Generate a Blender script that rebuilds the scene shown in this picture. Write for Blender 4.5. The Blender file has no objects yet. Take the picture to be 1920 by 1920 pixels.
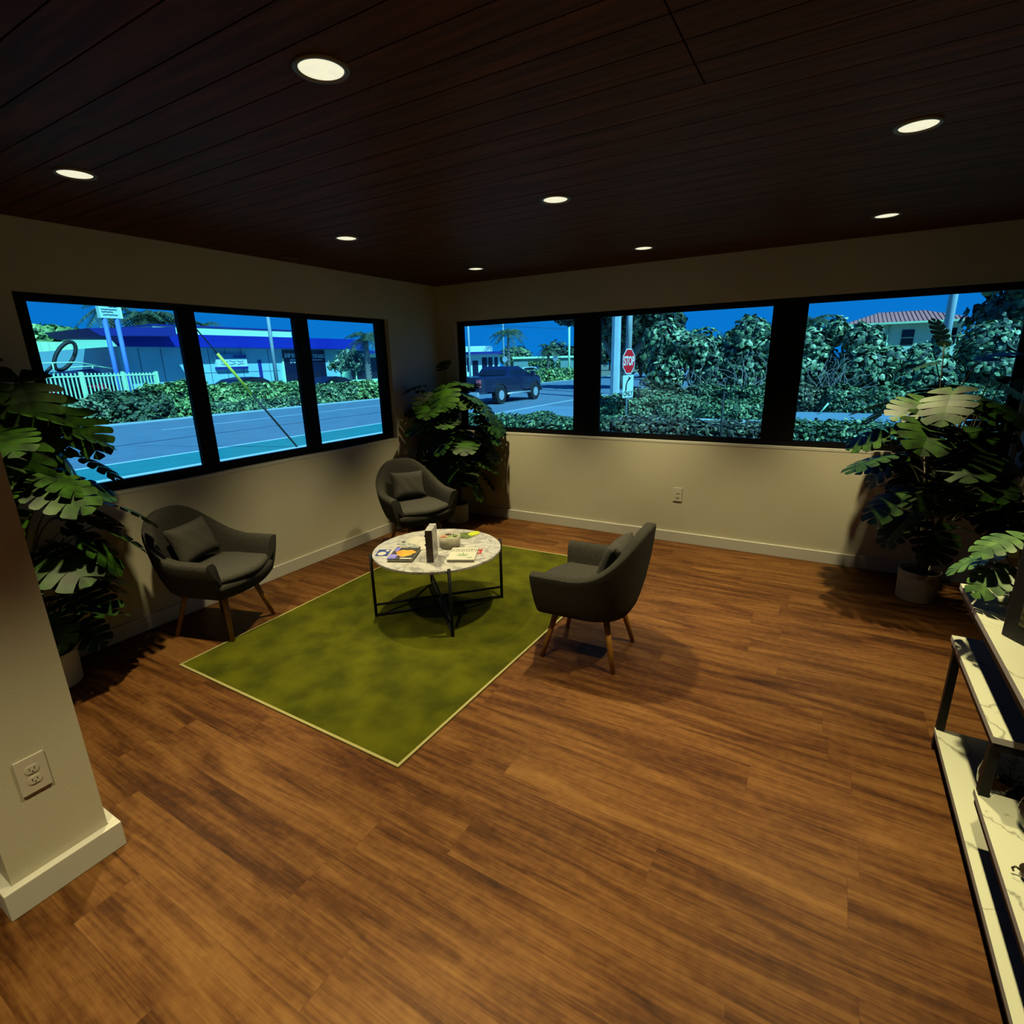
import bpy, bmesh, math, random
from mathutils import Vector, Matrix, noise

scene = bpy.context.scene
COL = scene.collection
H = 2.465          # ceiling height
G = -0.12          # ground outside

# ------------------------------------------------------------------ camera
cam_d = bpy.data.cameras.new('camera'); cam = bpy.data.objects.new('camera', cam_d); COL.objects.link(cam)
cam_d.sensor_fit = 'HORIZONTAL'; cam_d.sensor_width = 36.0; cam_d.lens = 36.0 * 995.354 / 1920.0
cam_d.clip_start = 0.05; cam_d.clip_end = 500
def _cam_axes(a, b, c):
    fw = Vector((-math.sin(a) * math.cos(b), math.cos(a) * math.cos(b), -math.sin(b)))
    rt = fw.cross(Vector((0, 0, 1))).normalized(); up = rt.cross(fw)
    return (math.cos(c) * rt + math.sin(c) * up, -math.sin(c) * rt + math.cos(c) * up, fw)
_r, _u, _f = _cam_axes(0.5354, 0.2757, -0.0249)
cam.matrix_world = Matrix(((_r.x, _u.x, -_f.x, 3.777), (_r.y, _u.y, -_f.y, -4.8683), (_r.z, _u.z, -_f.z, 1.674), (0, 0, 0, 1)))
scene.camera = cam
scene.view_settings.view_transform = 'Standard'
scene.view_settings.look = 'None'
scene.view_settings.gamma = 1.0
scene.view_settings.use_curve_mapping = False
scene.view_settings.exposure = 0.0

# ------------------------------------------------------------------ world and sun
world = bpy.data.worlds.new('sky'); scene.world = world; world.use_nodes = True
wn = world.node_tree.nodes; wl = world.node_tree.links; wn.clear()
wo = wn.new('ShaderNodeOutputWorld'); wb = wn.new('ShaderNodeBackground')
wt = wn.new('ShaderNodeTexCoord'); ws = wn.new('ShaderNodeSeparateXYZ'); wr = wn.new('ShaderNodeValToRGB')
wl.new(wt.outputs['Generated'], ws.inputs[0]); wl.new(ws.outputs['Z'], wr.inputs[0])
wr.color_ramp.elements[0].position = 0.0; wr.color_ramp.elements[0].color = (0.012, 0.30, 0.70, 1)
wr.color_ramp.elements[1].position = 0.5; wr.color_ramp.elements[1].color = (0.004, 0.15, 0.52, 1)
wl.new(wr.outputs[0], wb.inputs['Color']); wb.inputs['Strength'].default_value = 0.95
wl.new(wb.outputs[0], wo.inputs['Surface'])
sun_d = bpy.data.lights.new('sun', 'SUN'); sun = bpy.data.objects.new('sun', sun_d); COL.objects.link(sun)
sun_d.energy = 7.6; sun_d.angle = math.radians(0.6); sun_d.color = (1.0, 0.98, 0.9)
sun.rotation_euler = Vector((0.62, -0.36, 0.76)).to_track_quat('Z', 'Y').to_euler()
LAMP_W = 335.0
LAMP_COL = (1.0, 0.86, 0.46)

# ------------------------------------------------------------------ materials
MATS = {}
def mat(name, col=(0.5, 0.5, 0.5), rough=0.6, metal=0.0, spec=0.5, var=0.0, scale=8.0, col2=None, bump=0.0, bscale=60.0, emis=None, stretch=(1, 1, 1), coat=0.0):
    if name in MATS: return MATS[name]
    m = bpy.data.materials.new(name); m.use_nodes = True
    nt = m.node_tree; n = nt.nodes; l = nt.links; p = n['Principled BSDF']
    p.inputs['Base Color'].default_value = (*col, 1); p.inputs['Roughness'].default_value = rough
    p.inputs['Metallic'].default_value = metal; p.inputs['Specular IOR Level'].default_value = spec
    p.inputs['Coat Weight'].default_value = coat
    tc = n.new('ShaderNodeTexCoord'); mp = n.new('ShaderNodeMapping'); mp.inputs['Scale'].default_value = stretch
    l.new(tc.outputs['Object'], mp.inputs[0])
    if var > 0 or col2:
        nz = n.new('ShaderNodeTexNoise'); nz.inputs['Scale'].default_value = scale; nz.inputs['Detail'].default_value = 6
        l.new(mp.outputs[0], nz.inputs['Vector'])
        cr = n.new('ShaderNodeValToRGB'); cr.color_ramp.elements[0].position = 0.35; cr.color_ramp.elements[1].position = 0.65
        c2 = col2 if col2 else tuple(c * (1 + var) for c in col); c1 = col if col2 else tuple(c * (1 - var) for c in col)
        cr.color_ramp.elements[0].color = (*c1, 1); cr.color_ramp.elements[1].color = (*c2, 1)
        l.new(nz.outputs[0], cr.inputs[0]); l.new(cr.outputs[0], p.inputs['Base Color'])
    if bump > 0:
        nb = n.new('ShaderNodeTexNoise'); nb.inputs['Scale'].default_value = bscale; nb.inputs['Detail'].default_value = 4
        l.new(mp.outputs[0], nb.inputs['Vector'])
        b = n.new('ShaderNodeBump'); b.inputs['Strength'].default_value = bump; b.inputs['Distance'].default_value = 0.01
        l.new(nb.outputs[0], b.inputs['Height']); l.new(b.outputs[0], p.inputs['Normal'])
    if emis:
        p.inputs['Emission Color'].default_value = (*emis[0], 1); p.inputs['Emission Strength'].default_value = emis[1]
    MATS[name] = m; return m

def math_node(n, l, op, a, b=None):
    k = n.new('ShaderNodeMath'); k.operation = op
    for i, v in enumerate((a, b)):
        if v is None: continue
        if isinstance(v, (int, float)): k.inputs[i].default_value = v
        else: l.new(v, k.inputs[i])
    return k.outputs[0]

def floor_material():
    m = bpy.data.materials.new('vinyl_plank'); m.use_nodes = True
    nt = m.node_tree; n = nt.nodes; l = nt.links; p = n['Principled BSDF']
    tc = n.new('ShaderNodeTexCoord'); sp = n.new('ShaderNodeSeparateXYZ'); l.new(tc.outputs['Object'], sp.inputs[0])
    W, L = 0.1935, 1.24
    v = math_node(n, l, 'DIVIDE', math_node(n, l, 'ADD', sp.outputs['Y'], 10 * W + 2.953), W)
    row = math_node(n, l, 'FLOOR', v); fv = math_node(n, l, 'SUBTRACT', v, row)
    w1 = n.new('ShaderNodeTexWhiteNoise'); w1.noise_dimensions = '1D'; l.new(row, w1.inputs['W'])
    u = math_node(n, l, 'ADD', math_node(n, l, 'DIVIDE', sp.outputs['X'], L), math_node(n, l, 'MULTIPLY', w1.outputs['Value'], 7.3))
    cl = math_node(n, l, 'FLOOR', u); fu = math_node(n, l, 'SUBTRACT', u, cl)
    cmb = n.new('ShaderNodeCombineXYZ'); l.new(row, cmb.inputs[0]); l.new(cl, cmb.inputs[1])
    w2 = n.new('ShaderNodeTexWhiteNoise'); w2.noise_dimensions = '3D'; l.new(cmb.outputs[0], w2.inputs['Vector'])
    # grain coordinates: long along x, offset for every plank
    gx = math_node(n, l, 'ADD', math_node(n, l, 'MULTIPLY', sp.outputs['X'], 1.0), math_node(n, l, 'MULTIPLY', w2.outputs['Value'], 37.0))
    gy = math_node(n, l, 'MULTIPLY', sp.outputs['Y'], 9.0)
    gc = n.new('ShaderNodeCombineXYZ'); l.new(gx, gc.inputs[0]); l.new(gy, gc.inputs[1]); l.new(math_node(n, l, 'MULTIPLY', w2.outputs['Value'], 11.0), gc.inputs[2])
    n1 = n.new('ShaderNodeTexNoise'); n1.inputs['Scale'].default_value = 1.3; n1.inputs['Detail'].default_value = 5; n1.inputs['Distortion'].default_value = 1.2; l.new(gc.outputs[0], n1.inputs['Vector'])
    gc2 = n.new('ShaderNodeCombineXYZ'); l.new(math_node(n, l, 'MULTIPLY', gx, 2.2), gc2.inputs[0]); l.new(math_node(n, l, 'MULTIPLY', gy, 7.0), gc2.inputs[1])
    n2 = n.new('ShaderNodeTexNoise'); n2.inputs['Scale'].default_value = 1.6; n2.inputs['Detail'].default_value = 4; n2.inputs['Roughness'].default_value = 0.7; l.new(gc2.outputs[0], n2.inputs['Vector'])
    gc3 = n.new('ShaderNodeCombineXYZ'); l.new(math_node(n, l, 'MULTIPLY', gx, 14.0), gc3.inputs[0]); l.new(math_node(n, l, 'MULTIPLY', gy, 1.6), gc3.inputs[1])
    n3 = n.new('ShaderNodeTexNoise'); n3.inputs['Scale'].default_value = 2.0; n3.inputs['Detail'].default_value = 3; l.new(gc3.outputs[0], n3.inputs['Vector'])
    f = math_node(n, l, 'ADD', math_node(n, l, 'MULTIPLY', n1.outputs[0], 0.54), math_node(n, l, 'MULTIPLY', n2.outputs[0], 0.38))
    f = math_node(n, l, 'ADD', f, math_node(n, l, 'MULTIPLY', n3.outputs[0], 0.16))
    f = math_node(n, l, 'ADD', f, math_node(n, l, 'MULTIPLY', w2.outputs['Value'], 0.07))
    cr = n.new('ShaderNodeValToRGB'); e = cr.color_ramp.elements
    e[0].position = 0.41; e[0].color = (0.0205, 0.0064, 0.0014, 1); e[1].position = 0.74; e[1].color = (0.1368, 0.0627, 0.0166, 1)
    k = e.new(0.51); k.color = (0.0495, 0.0169, 0.0035, 1); k = e.new(0.60); k.color = (0.0871, 0.0346, 0.0081, 1)
    l.new(f, cr.inputs[0])
    jv = math_node(n, l, 'LESS_THAN', fv, 0.010); ju = math_node(n, l, 'LESS_THAN', fu, 0.0017)
    j = math_node(n, l, 'MAXIMUM', jv, ju)
    mx = n.new('ShaderNodeMix'); mx.data_type = 'RGBA'; l.new(math_node(n, l, 'MULTIPLY', j, 0.65), mx.inputs['Factor'])
    l.new(cr.outputs[0], mx.inputs['A']); mx.inputs['B'].default_value = (0.05, 0.018, 0.006, 1)
    l.new(mx.outputs['Result'], p.inputs['Base Color'])
    p.inputs['Roughness'].default_value = 0.5; p.inputs['Specular IOR Level'].default_value = 0.12
    b = n.new('ShaderNodeBump'); b.inputs['Strength'].default_value = 0.15; b.inputs['Distance'].default_value = 0.003
    l.new(n2.outputs[0], b.inputs['Height']); l.new(b.outputs[0], p.inputs['Normal'])
    return m

def grain_material(name, dark, light, rough, sx=0.9, sy=14.0, spec=0.5):
    m = bpy.data.materials.new(name); m.use_nodes = True
    nt = m.node_tree; n = nt.nodes; l = nt.links; p = n['Principled BSDF']
    tc = n.new('ShaderNodeTexCoord'); mp = n.new('ShaderNodeMapping'); mp.inputs['Scale'].default_value = (sx, sy, sy)
    l.new(tc.outputs['Object'], mp.inputs[0])
    nz = n.new('ShaderNodeTexNoise'); nz.inputs['Scale'].default_value = 2.5; nz.inputs['Detail'].default_value = 7; nz.inputs['Distortion'].default_value = 0.6
    l.new(mp.outputs[0], nz.inputs['Vector'])
    cr = n.new('ShaderNodeValToRGB'); cr.color_ramp.elements[0].position = 0.35; cr.color_ramp.elements[1].position = 0.68
    cr.color_ramp.elements[0].color = (*dark, 1); cr.color_ramp.elements[1].color = (*light, 1)
    l.new(nz.outputs[0], cr.inputs[0]); l.new(cr.outputs[0], p.inputs['Base Color'])
    p.inputs['Roughness'].default_value = rough; p.inputs['Specular IOR Level'].default_value = spec
    return m

def marble_material(name, base, vein, scale, thick, rough=0.35, mottled=0.0):
    m = bpy.data.materials.new(name); m.use_nodes = True
    nt = m.node_tree; n = nt.nodes; l = nt.links; p = n['Principled BSDF']
    tc = n.new('ShaderNodeTexCoord'); nz = n.new('ShaderNodeTexNoise'); nz.inputs['Scale'].default_value = scale; nz.inputs['Detail'].default_value = 8; nz.inputs['Distortion'].default_value = 1.6
    l.new(tc.outputs['Object'], nz.inputs['Vector'])
    d = math_node(n, l, 'ABSOLUTE', math_node(n, l, 'SUBTRACT', nz.outputs[0], 0.5))
    cr = n.new('ShaderNodeValToRGB'); cr.color_ramp.elements[0].position = 0.0; cr.color_ramp.elements[0].color = (*vein, 1)
    cr.color_ramp.elements[1].position = thick; cr.color_ramp.elements[1].color = (*base, 1)
    l.new(d, cr.inputs[0])
    if mottled:
        n2 = n.new('ShaderNodeTexNoise'); n2.inputs['Scale'].default_value = scale * 4; n2.inputs['Detail'].default_value = 6; l.new(tc.outputs['Object'], n2.inputs['Vector'])
        mx = n.new('ShaderNodeMix'); mx.data_type = 'RGBA'; c2 = n.new('ShaderNodeValToRGB'); c2.color_ramp.elements[0].position = 0.5; c2.color_ramp.elements[1].position = 0.62
        l.new(n2.outputs[0], c2.inputs[0]); l.new(math_node(n, l, 'MULTIPLY', c2.outputs[0], mottled), mx.inputs['Factor'])
        l.new(cr.outputs[0], mx.inputs['A']); mx.inputs['B'].default_value = (*vein, 1); l.new(mx.outputs['Result'], p.inputs['Base Color'])
    else: l.new(cr.outputs[0], p.inputs['Base Color'])
    p.inputs['Roughness'].default_value = rough
    return m

def glass_material(name, tint, refl=0.9, rough=0.0):
    m = bpy.data.materials.new(name); m.use_nodes = True
    nt = m.node_tree; n = nt.nodes; l = nt.links; n.clear()
    o = n.new('ShaderNodeOutputMaterial'); mx = n.new('ShaderNodeMixShader'); t = n.new('ShaderNodeBsdfTransparent'); g = n.new('ShaderNodeBsdfGlossy'); f = n.new('ShaderNodeFresnel')
    f.inputs['IOR'].default_value = 1.45; t.inputs['Color'].default_value = (*tint, 1); g.inputs['Roughness'].default_value = rough; g.inputs['Color'].default_value = (refl, refl, refl, 1)
    geo = n.new('ShaderNodeNewGeometry'); l.new(math_node(n, l, 'MULTIPLY', f.outputs[0], math_node(n, l, 'SUBTRACT', 1.0, geo.outputs['Backfacing'])), mx.inputs[0]); l.new(t.outputs[0], mx.inputs[1]); l.new(g.outputs[0], mx.inputs[2]); l.new(mx.outputs[0], o.inputs['Surface'])
    return m

M_floor = floor_material()
M_ceil = grain_material('ceiling_plank_wood', (0.034, 0.0095, 0.0024), (0.085, 0.025, 0.006), 0.55, spec=0.08)
M_ceilgap = mat('ceiling_gap_black', (0.004, 0.003, 0.002), 0.9)
M_wall = mat('wall_paint', (0.4050, 0.3750, 0.2775), 0.75, var=0.03, scale=2.0, bump=0.12, bscale=180)
M_trim = mat('white_trim_paint', (0.4200, 0.4050, 0.3525), 0.4)
M_black = mat('black_window_metal', (0.0015, 0.0015, 0.0016), 0.6, spec=0.12)
M_blackmetal = mat('black_powder_coat', (0.003, 0.003, 0.0035), 0.5, spec=0.2)
M_glass = glass_material('tinted_window_glass', (0.46, 0.83, 1.0), 0.7)
M_clear = glass_material('clear_glass', (0.93, 0.95, 0.93), 1.0)
M_rug = mat('olive_green_pile', (0.0375, 0.0420, 0.0008), 0.95, spec=0.1, col2=(0.0788, 0.0825, 0.0014), scale=5, bump=1.0, bscale=320)
M_rugedge = mat('rug_binding', (0.1950, 0.1725, 0.0600), 0.9)
M_fabric = mat('charcoal_fabric', (0.0338, 0.0315, 0.0255), 0.95, spec=0.1, var=0.28, scale=160, bump=0.6, bscale=500)
M_fabric2 = mat('grey_cushion_fabric', (0.0435, 0.0405, 0.0338), 0.95, spec=0.15, var=0.22, scale=140, bump=0.6, bscale=450)
M_legwood = grain_material('honey_leg_wood', (0.1950, 0.0788, 0.0090), (0.3000, 0.1425, 0.0225), 0.45, sx=8, sy=3)
M_marble = marble_material('white_table_marble', (0.3750, 0.3675, 0.3450), (0.1725, 0.1650, 0.1725), 6.0, 0.045, 0.3, 0.45)
M_quartz = marble_material('veined_shelf_marble', (0.4200, 0.4250, 0.3200), (0.1800, 0.1800, 0.1300), 1.15, 0.009, 0.3)
M_shelfedge = mat('shelf_edge_laminate', (0.3150, 0.3000, 0.3000), 0.5)
M_leaf = mat('monstera_leaf', (0.0025, 0.0095, 0.0006), 0.5, col2=(0.0140, 0.043, 0.0018), scale=14, spec=0.13)
M_stem = mat('monstera_stem', (0.0338, 0.0263, 0.0090), 0.6, var=0.3, scale=30)
M_soil = mat('dark_moss_soil', (0.012, 0.010, 0.005), 0.95, var=0.4, scale=60, bump=0.8)
M_pot = mat('grey_stone_pot', (0.27, 0.245, 0.19), 0.85, var=0.12, scale=25, bump=0.3)
M_potwhite = mat('white_pot', (0.4650, 0.4500, 0.3750), 0.5, var=0.05)
M_outlet = mat('outlet_plastic', (0.4200, 0.3900, 0.3150), 0.35)
M_slot = mat('outlet_slot', (0.02, 0.015, 0.01), 0.6)
M_lens = mat('lamp_lens', (0.9, 0.9, 0.8), 0.5, emis=((1.0, 0.97, 0.70), 0.86))
M_ring = mat('lamp_trim_ring', (0.10, 0.075, 0.045), 0.35)
M_vent = mat('vent_brown', (0.0975, 0.0413, 0.0225), 0.5)

# ------------------------------------------------------------------ mesh helpers
class MB:
    """Collects faces for one mesh object."""
    def __init__(s): s.v = []; s.f = []; s.m = []; s.sm = []
    def add(s, vs, fs, mi=0, smooth=False):
        b = len(s.v); s.v.extend([tuple(x) for x in vs])
        for f in fs: s.f.append(tuple(i + b for i in f)); s.m.append(mi); s.sm.append(smooth)
        return s
    def box(s, x0, x1, y0, y1, z0, z1, mi=0):
        vs = [(x, y, z) for z in (z0, z1) for y in (y0, y1) for x in (x0, x1)]
        return s.add(vs, [(0, 2, 3, 1), (4, 5, 7, 6), (0, 1, 5, 4), (2, 6, 7, 3), (0, 4, 6, 2), (1, 3, 7, 5)], mi)
    def bevbox(s, x0, x1, y0, y1, z0, z1, r=0.005, mi=0):
        bm = bmesh.new(); bmesh.ops.create_cube(bm, size=1.0)
        for v in bm.verts: v.co = Vector(((x0 + x1) / 2 + v.co.x * (x1 - x0), (y0 + y1) / 2 + v.co.y * (y1 - y0), (z0 + z1) / 2 + v.co.z * (z1 - z0)))
        bmesh.ops.bevel(bm, geom=bm.edges[:], offset=r, segments=2, affect='EDGES', profile=0.5)
        bm.verts.index_update(); s.add([v.co[:] for v in bm.verts], [[v.index for v in f.verts] for f in bm.faces], mi); bm.free(); return s
    def prism(s, pts, z0, z1, mi=0):
        n = len(pts); vs = [(p[0], p[1], z0) for p in pts] + [(p[0], p[1], z1) for p in pts]
        fs = [tuple(range(n - 1, -1, -1)), tuple(range(n, 2 * n))] + [(i, (i + 1) % n, n + (i + 1) % n, n + i) for i in range(n)]
        return s.add(vs, fs, mi)
    def tube(s, pts, rad, seg=10, mi=0, cap=True, smooth=True):
        pts = [Vector(p) for p in pts]; rr = rad if isinstance(rad, (list, tuple)) else [rad] * len(pts)
        vs = []; fs = []; prev = None
        for i, p in enumerate(pts):
            t = (pts[min(i + 1, len(pts) - 1)] - pts[max(i - 1, 0)]).normalized()
            if prev is None:
                a = Vector((0, 0, 1)) if abs(t.z) < 0.9 else Vector((1, 0, 0)); nrm = t.cross(a).normalized()
            else: nrm = (prev - t * prev.dot(t)).normalized()
            prev = nrm; b = t.cross(nrm)
            for k in range(seg):
                an = 2 * math.pi * k / seg; vs.append(p + (nrm * math.cos(an) + b * math.sin(an)) * rr[i])
        for i in range(len(pts) - 1):
            for k in range(seg): fs.append((i * seg + k, i * seg + (k + 1) % seg, (i + 1) * seg + (k + 1) % seg, (i + 1) * seg + k))
        if cap: fs.append(tuple(range(seg - 1, -1, -1))); e = (len(pts) - 1) * seg; fs.append(tuple(range(e, e + seg)))
        return s.add(vs, fs, mi, smooth)
    def lathe(s, prof, cx=0, cy=0, seg=32, mi=0, smooth=True, cap=True):
        vs = []; fs = []
        for r, z in prof:
            for k in range(seg): a = 2 * math.pi * k / seg; vs.append((cx + r * math.cos(a), cy + r * math.sin(a), z))
        for i in range(len(prof) - 1):
            for k in range(seg): fs.append((i * seg + k, i * seg + (k + 1) % seg, (i + 1) * seg + (k + 1) % seg, (i + 1) * seg + k))
        if cap and prof[0][0] > 1e-5: fs.append(tuple(range(seg - 1, -1, -1)))
        if cap and prof[-1][0] > 1e-5: e = (len(prof) - 1) * seg; fs.append(tuple(range(e, e + seg)))
        return s.add(vs, fs, mi, smooth)
    def build(s, name, mats, parent=None, loc=None):
        me = bpy.data.meshes.new(name); me.from_pydata(s.v, [], s.f)
        for m in (mats if isinstance(mats, (list, tuple)) else [mats]): me.materials.append(m)
        me.polygons.foreach_set('material_index', s.m); me.polygons.foreach_set('use_smooth', s.sm); me.update()
        o = bpy.data.objects.new(name, me); COL.objects.link(o)
        if parent: o.parent = parent
        if loc: o.location = loc
        return o

def tag(o, label, cat=None, group=None):
    o['label'] = label
    if cat: o['category'] = cat
    if group: o['group'] = group
    return o
def thing(name, label, cat, loc=(0, 0, 0), rz=0.0, group=None):
    o = bpy.data.objects.new(name, None); COL.objects.link(o); o.location = loc; o.rotation_euler = (0, 0, rz); o.empty_display_size = 0.1
    return tag(o, label, cat, group)
def struct(o): o['kind'] = 'structure'; return o
def empty_struct(name):
    o = bpy.data.objects.new(name, None); COL.objects.link(o); o['kind'] = 'structure'; return o
def copy_tree(o, parent=None):
    c = o.copy(); COL.objects.link(c); c.parent = parent
    for ch in list(o.children): copy_tree(ch, c)
    return c
def text(name, s, size, material, parent, matrix, align='CENTER', extrude=0.002, bold=0.0):
    d = bpy.data.curves.new(name, 'FONT'); d.body = s; d.size = size; d.extrude = extrude; d.align_x = align; d.align_y = 'CENTER'; d.offset = bold
    d.materials.append(material)
    d.resolution_u = 4; tmp = bpy.data.objects.new('tmp_text', d); COL.objects.link(tmp)
    bpy.context.view_layer.update()
    me = bpy.data.meshes.new_from_object(tmp.evaluated_get(bpy.context.evaluated_depsgraph_get())); me.name = name
    bpy.data.objects.remove(tmp); me.materials.clear(); me.materials.append(material)
    o = bpy.data.objects.new(name, me); COL.objects.link(o); o.parent = parent; o.matrix_local = matrix; return o
def frame(origin, xdir, up=(0, 0, 1)):
    x = Vector(xdir).normalized(); y = Vector(up).normalized(); z = x.cross(y)
    return Matrix(((x.x, y.x, z.x, origin[0]), (x.y, y.y, z.y, origin[1]), (x.z, y.z, z.z, origin[2]), (0, 0, 0, 1)))

# ================================================================== ROOM SHELL
b = MB(); b.box(-0.15, 6.5, -8.6, 0.15, -0.06, 0.0); struct(b.build('floor', M_floor))

# ceiling: real boards with open joints, running along x
b = MB(); rnd = random.Random(4); pitch = 0.1335; y = 0.0; k = 0
b.box(-0.15, 6.5, -8.6, 0.15, H + 0.012, H + 0.06, 1)
while y > -8.5:
    y0, y1 = y - pitch + 0.005, y
    mid = (y0 + y1) / 2
    if -3.42 < mid < -2.9: cuts = [3.342]
    else: cuts = [rnd.uniform(5.2, 6.4)] if k % 3 else [rnd.uniform(-0.1, 0.5), rnd.uniform(5.0, 6.2)]
    xs = [-0.15] + cuts + [6.5]
    for a, c in zip(xs, xs[1:]): b.box(a + 0.0025, c - 0.0025, y0, y1, H, H + 0.012, 0)
    y -= pitch; k += 1
struct(b.build('ceiling', [M_ceil, M_ceilgap]))
# unseen roof slab, its eaves added to keep the sun off the glass
b = MB(); b.box(-0.9, 7.2, -9.3, 0.9, H + 0.10, H + 0.32); struct(b.build('sun_block_roof', M_trim))

ZW0, ZW1 = 0.935, 2.10
def wall_with_hole(name, axis, a0, a1, h0, h1):
    b = MB()
    for (s0, s1, z0, z1) in ((a0, a1, 0, ZW0), (a0, a1, ZW1, H + 0.01), (a0, h0, ZW0, ZW1), (h1, a1, ZW0, ZW1)):
        if axis == 'x': b.box(s0, s1, 0.0, 0.15, z0, z1)
        else: b.box(-0.15, 0.0, s0, s1, z0, z1)
    return struct(b.build(name, M_wall))
wall_with_hole('wall_left', 'y', -8.6, 0.0, -3.60, -0.765)
wall_with_hole('wall_back', 'x', -0.15, 4.93, 0.232, 4.90)
b = MB(); b.box(4.93, 6.5, -0.4, 0.15, 0, H + 0.01); struct(b.build('wall_column', M_wall))
b = MB(); b.box(6.35, 6.5, -8.6, -0.4, 0, H + 0.01); struct(b.build('wall_right', M_wall))
b = MB(); b.box(0, 6.35, -8.6, -8.45, 0, H + 0.01); struct(b.build('wall_front', M_wall))
b = MB(); b.box(0, 1.705, -4.565, -4.295, 0, H + 0.01); struct(b.build('wall_divider', M_wall))

def baseboard(name, segs):
    b = MB()
    for (x0, x1, y0, y1) in segs: b.bevbox(x0, x1, y0, y1, 0.0, 0.102, 0.003)
    return struct(b.build(name, M_trim))
baseboard('baseboard_left', [(0.0, 0.018, -4.295, -0.018)])
baseboard('baseboard_back', [(0.0, 4.93, -0.018, 0.0)])
baseboard('baseboard_column', [(4.912, 4.93, -0.4, -0.018), (4.912, 6.35, -0.418, -0.4)])
baseboard('baseboard_divider', [(1.705, 1.735, -4.595, -4.265), (0.018, 1.705, -4.295, -4.265), (0.0, 1.705, -4.595, -4.565)])

def window(name, axis, o0, o1, panes, gz0, gz1, d_frame0, d_frame1):
    """o0..o1 opening; panes list of glass spans; frame from depth d_frame0 to d_frame1 behind the wall face"""
    root = empty_struct(name)
    def bx(b, s0, s1, t0, t1, z0, z1, mi=0):
        if axis == 'x': b.box(s0, s1, t0, t1, z0, z1, mi)
        else: b.box(-t1, -t0, s0, s1, z0, z1, mi)
    b = MB(); bx(b, o0, o1, d_frame0, d_frame1, gz1, ZW1); bx(b, o0, o1, d_frame0, d_frame1, ZW0 + 0.014, gz0)
    edges = [o0] + [e for p in panes for e in p] + [o1]
    for i in (0, len(edges) - 2): bx(b, edges[i], edges[i + 1], d_frame0, d_frame1, gz0, gz1)
    b.build('window_frame', M_black, root)
    for i in range(2, len(edges) - 2, 2):
        b = MB(); bx(b, edges[i], edges[i + 1], d_frame0 - 0.004, d_frame1, gz0, gz1); b.build('mullion', M_black, root)
    for p in panes:
        b = MB(); bx(b, p[0] - 0.005, p[1] + 0.005, 0.062, 0.068, gz0 - 0.005, gz1 + 0.005); b.build('window_pane', M_glass, root)
    b = MB(); bx(b, o0, o1, -0.002, d_frame0 + 0.02, ZW0 - 0.004, ZW0 + 0.014); b.build('window_sill', M_trim, root)
    return root
window('window_1', 'y', -3.60, -0.765, [(-3.531, -2.741), (-2.622, -1.822), (-1.681, -0.890)], 1.010, 2.056, 0.050, 0.080)
window('window_2', 'x', 0.232, 4.90, [(0.308, 1.598), (1.868, 3.311), (3.558, 4.83)], 0.998, 2.050, 0.050, 0.080)

# ================================================================== CEILING LAMPS
lamp_labels = {
    (0.98, -3.62): 'round recessed ceiling lamp above the left wall window, nearest the left edge',
    (2.46, -3.62): 'largest and nearest round recessed ceiling lamp, upper left of the picture',
    (0.98, -2.15): 'recessed ceiling lamp over the wall side of the green rug, left window row middle one',
    (2.455, -2.13): 'recessed ceiling lamp in the centre, above the round marble table and lone chair',
    (0.98, -0.67): 'recessed ceiling lamp closest to the room corner, above the corner plant',
    (2.455, -0.63): 'recessed ceiling lamp near the back wall above the middle window pane',
    (3.94, -2.185): 'large recessed ceiling lamp at the upper right of the picture',
    (3.945, -0.67): 'recessed ceiling lamp near the back wall above the right window pane',
    (2.46, -5.12): 'recessed ceiling lamp behind the viewer, left of two',
    (3.94, -5.12): 'recessed ceiling lamp behind the viewer, right of two',
    (3.94, -3.65): 'recessed ceiling lamp directly over the marble shelf stand',
}
def make_lamp():
    r = bpy.data.objects.new('recessed_lamp', None); COL.objects.link(r)
    b = MB(); b.lathe([(0.061, -0.003), (0.064, -0.007), (0.074, -0.006), (0.078, -0.001), (0.078, 0.004)], seg=40, cap=False); b.build('trim_ring', M_ring, r)
    b = MB(); b.lathe([(0.0, -0.002), (0.061, -0.002)], seg=40); b.build('lamp_lens', M_lens, r)
    ld = bpy.data.lights.new('downlight', 'SPOT'); lo = bpy.data.objects.new('downlight', ld); COL.objects.link(lo)
    ld.energy = LAMP_W; ld.color = LAMP_COL; ld.spot_size = math.radians(77); ld.spot_blend = 1.0; ld.shadow_soft_size = 0.035
    lo.location = (0, 0, -0.012); lo.parent = r
    return r
lamp0 = make_lamp()
for i, ((x, y), lab) in enumerate(lamp_labels.items()):
    o = lamp0 if i == 0 else copy_tree(lamp0)
    o.location = (x, y, H); tag(o, lab, 'ceiling lamp', 'recessed lamps in the plank ceiling')
def vent(x, y, sx, sy, lab):
    t = thing('ceiling_vent', lab, 'vent', (x, y, H))
    b = MB(); b.bevbox(-sx / 2, sx / 2, -sy / 2, sy / 2, -0.006, 0.0, 0.002); b.build('vent_plate', M_vent, t)
    b = MB()
    for k in range(4): yy = -sy / 2 + sy * (k + 1) / 5; b.box(-sx * 0.42, sx * 0.42, yy - 0.002, yy + 0.002, -0.0075, -0.006)
    b.build('slot', M_ceilgap, t)
vent(0.155, -1.945, 0.06, 0.13, 'small brown ceiling plate beside the left wall, above the window')
vent(3.165, -0.18, 0.115, 0.05, 'small brown ceiling plate beside the back wall, between two lamps')

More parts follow.
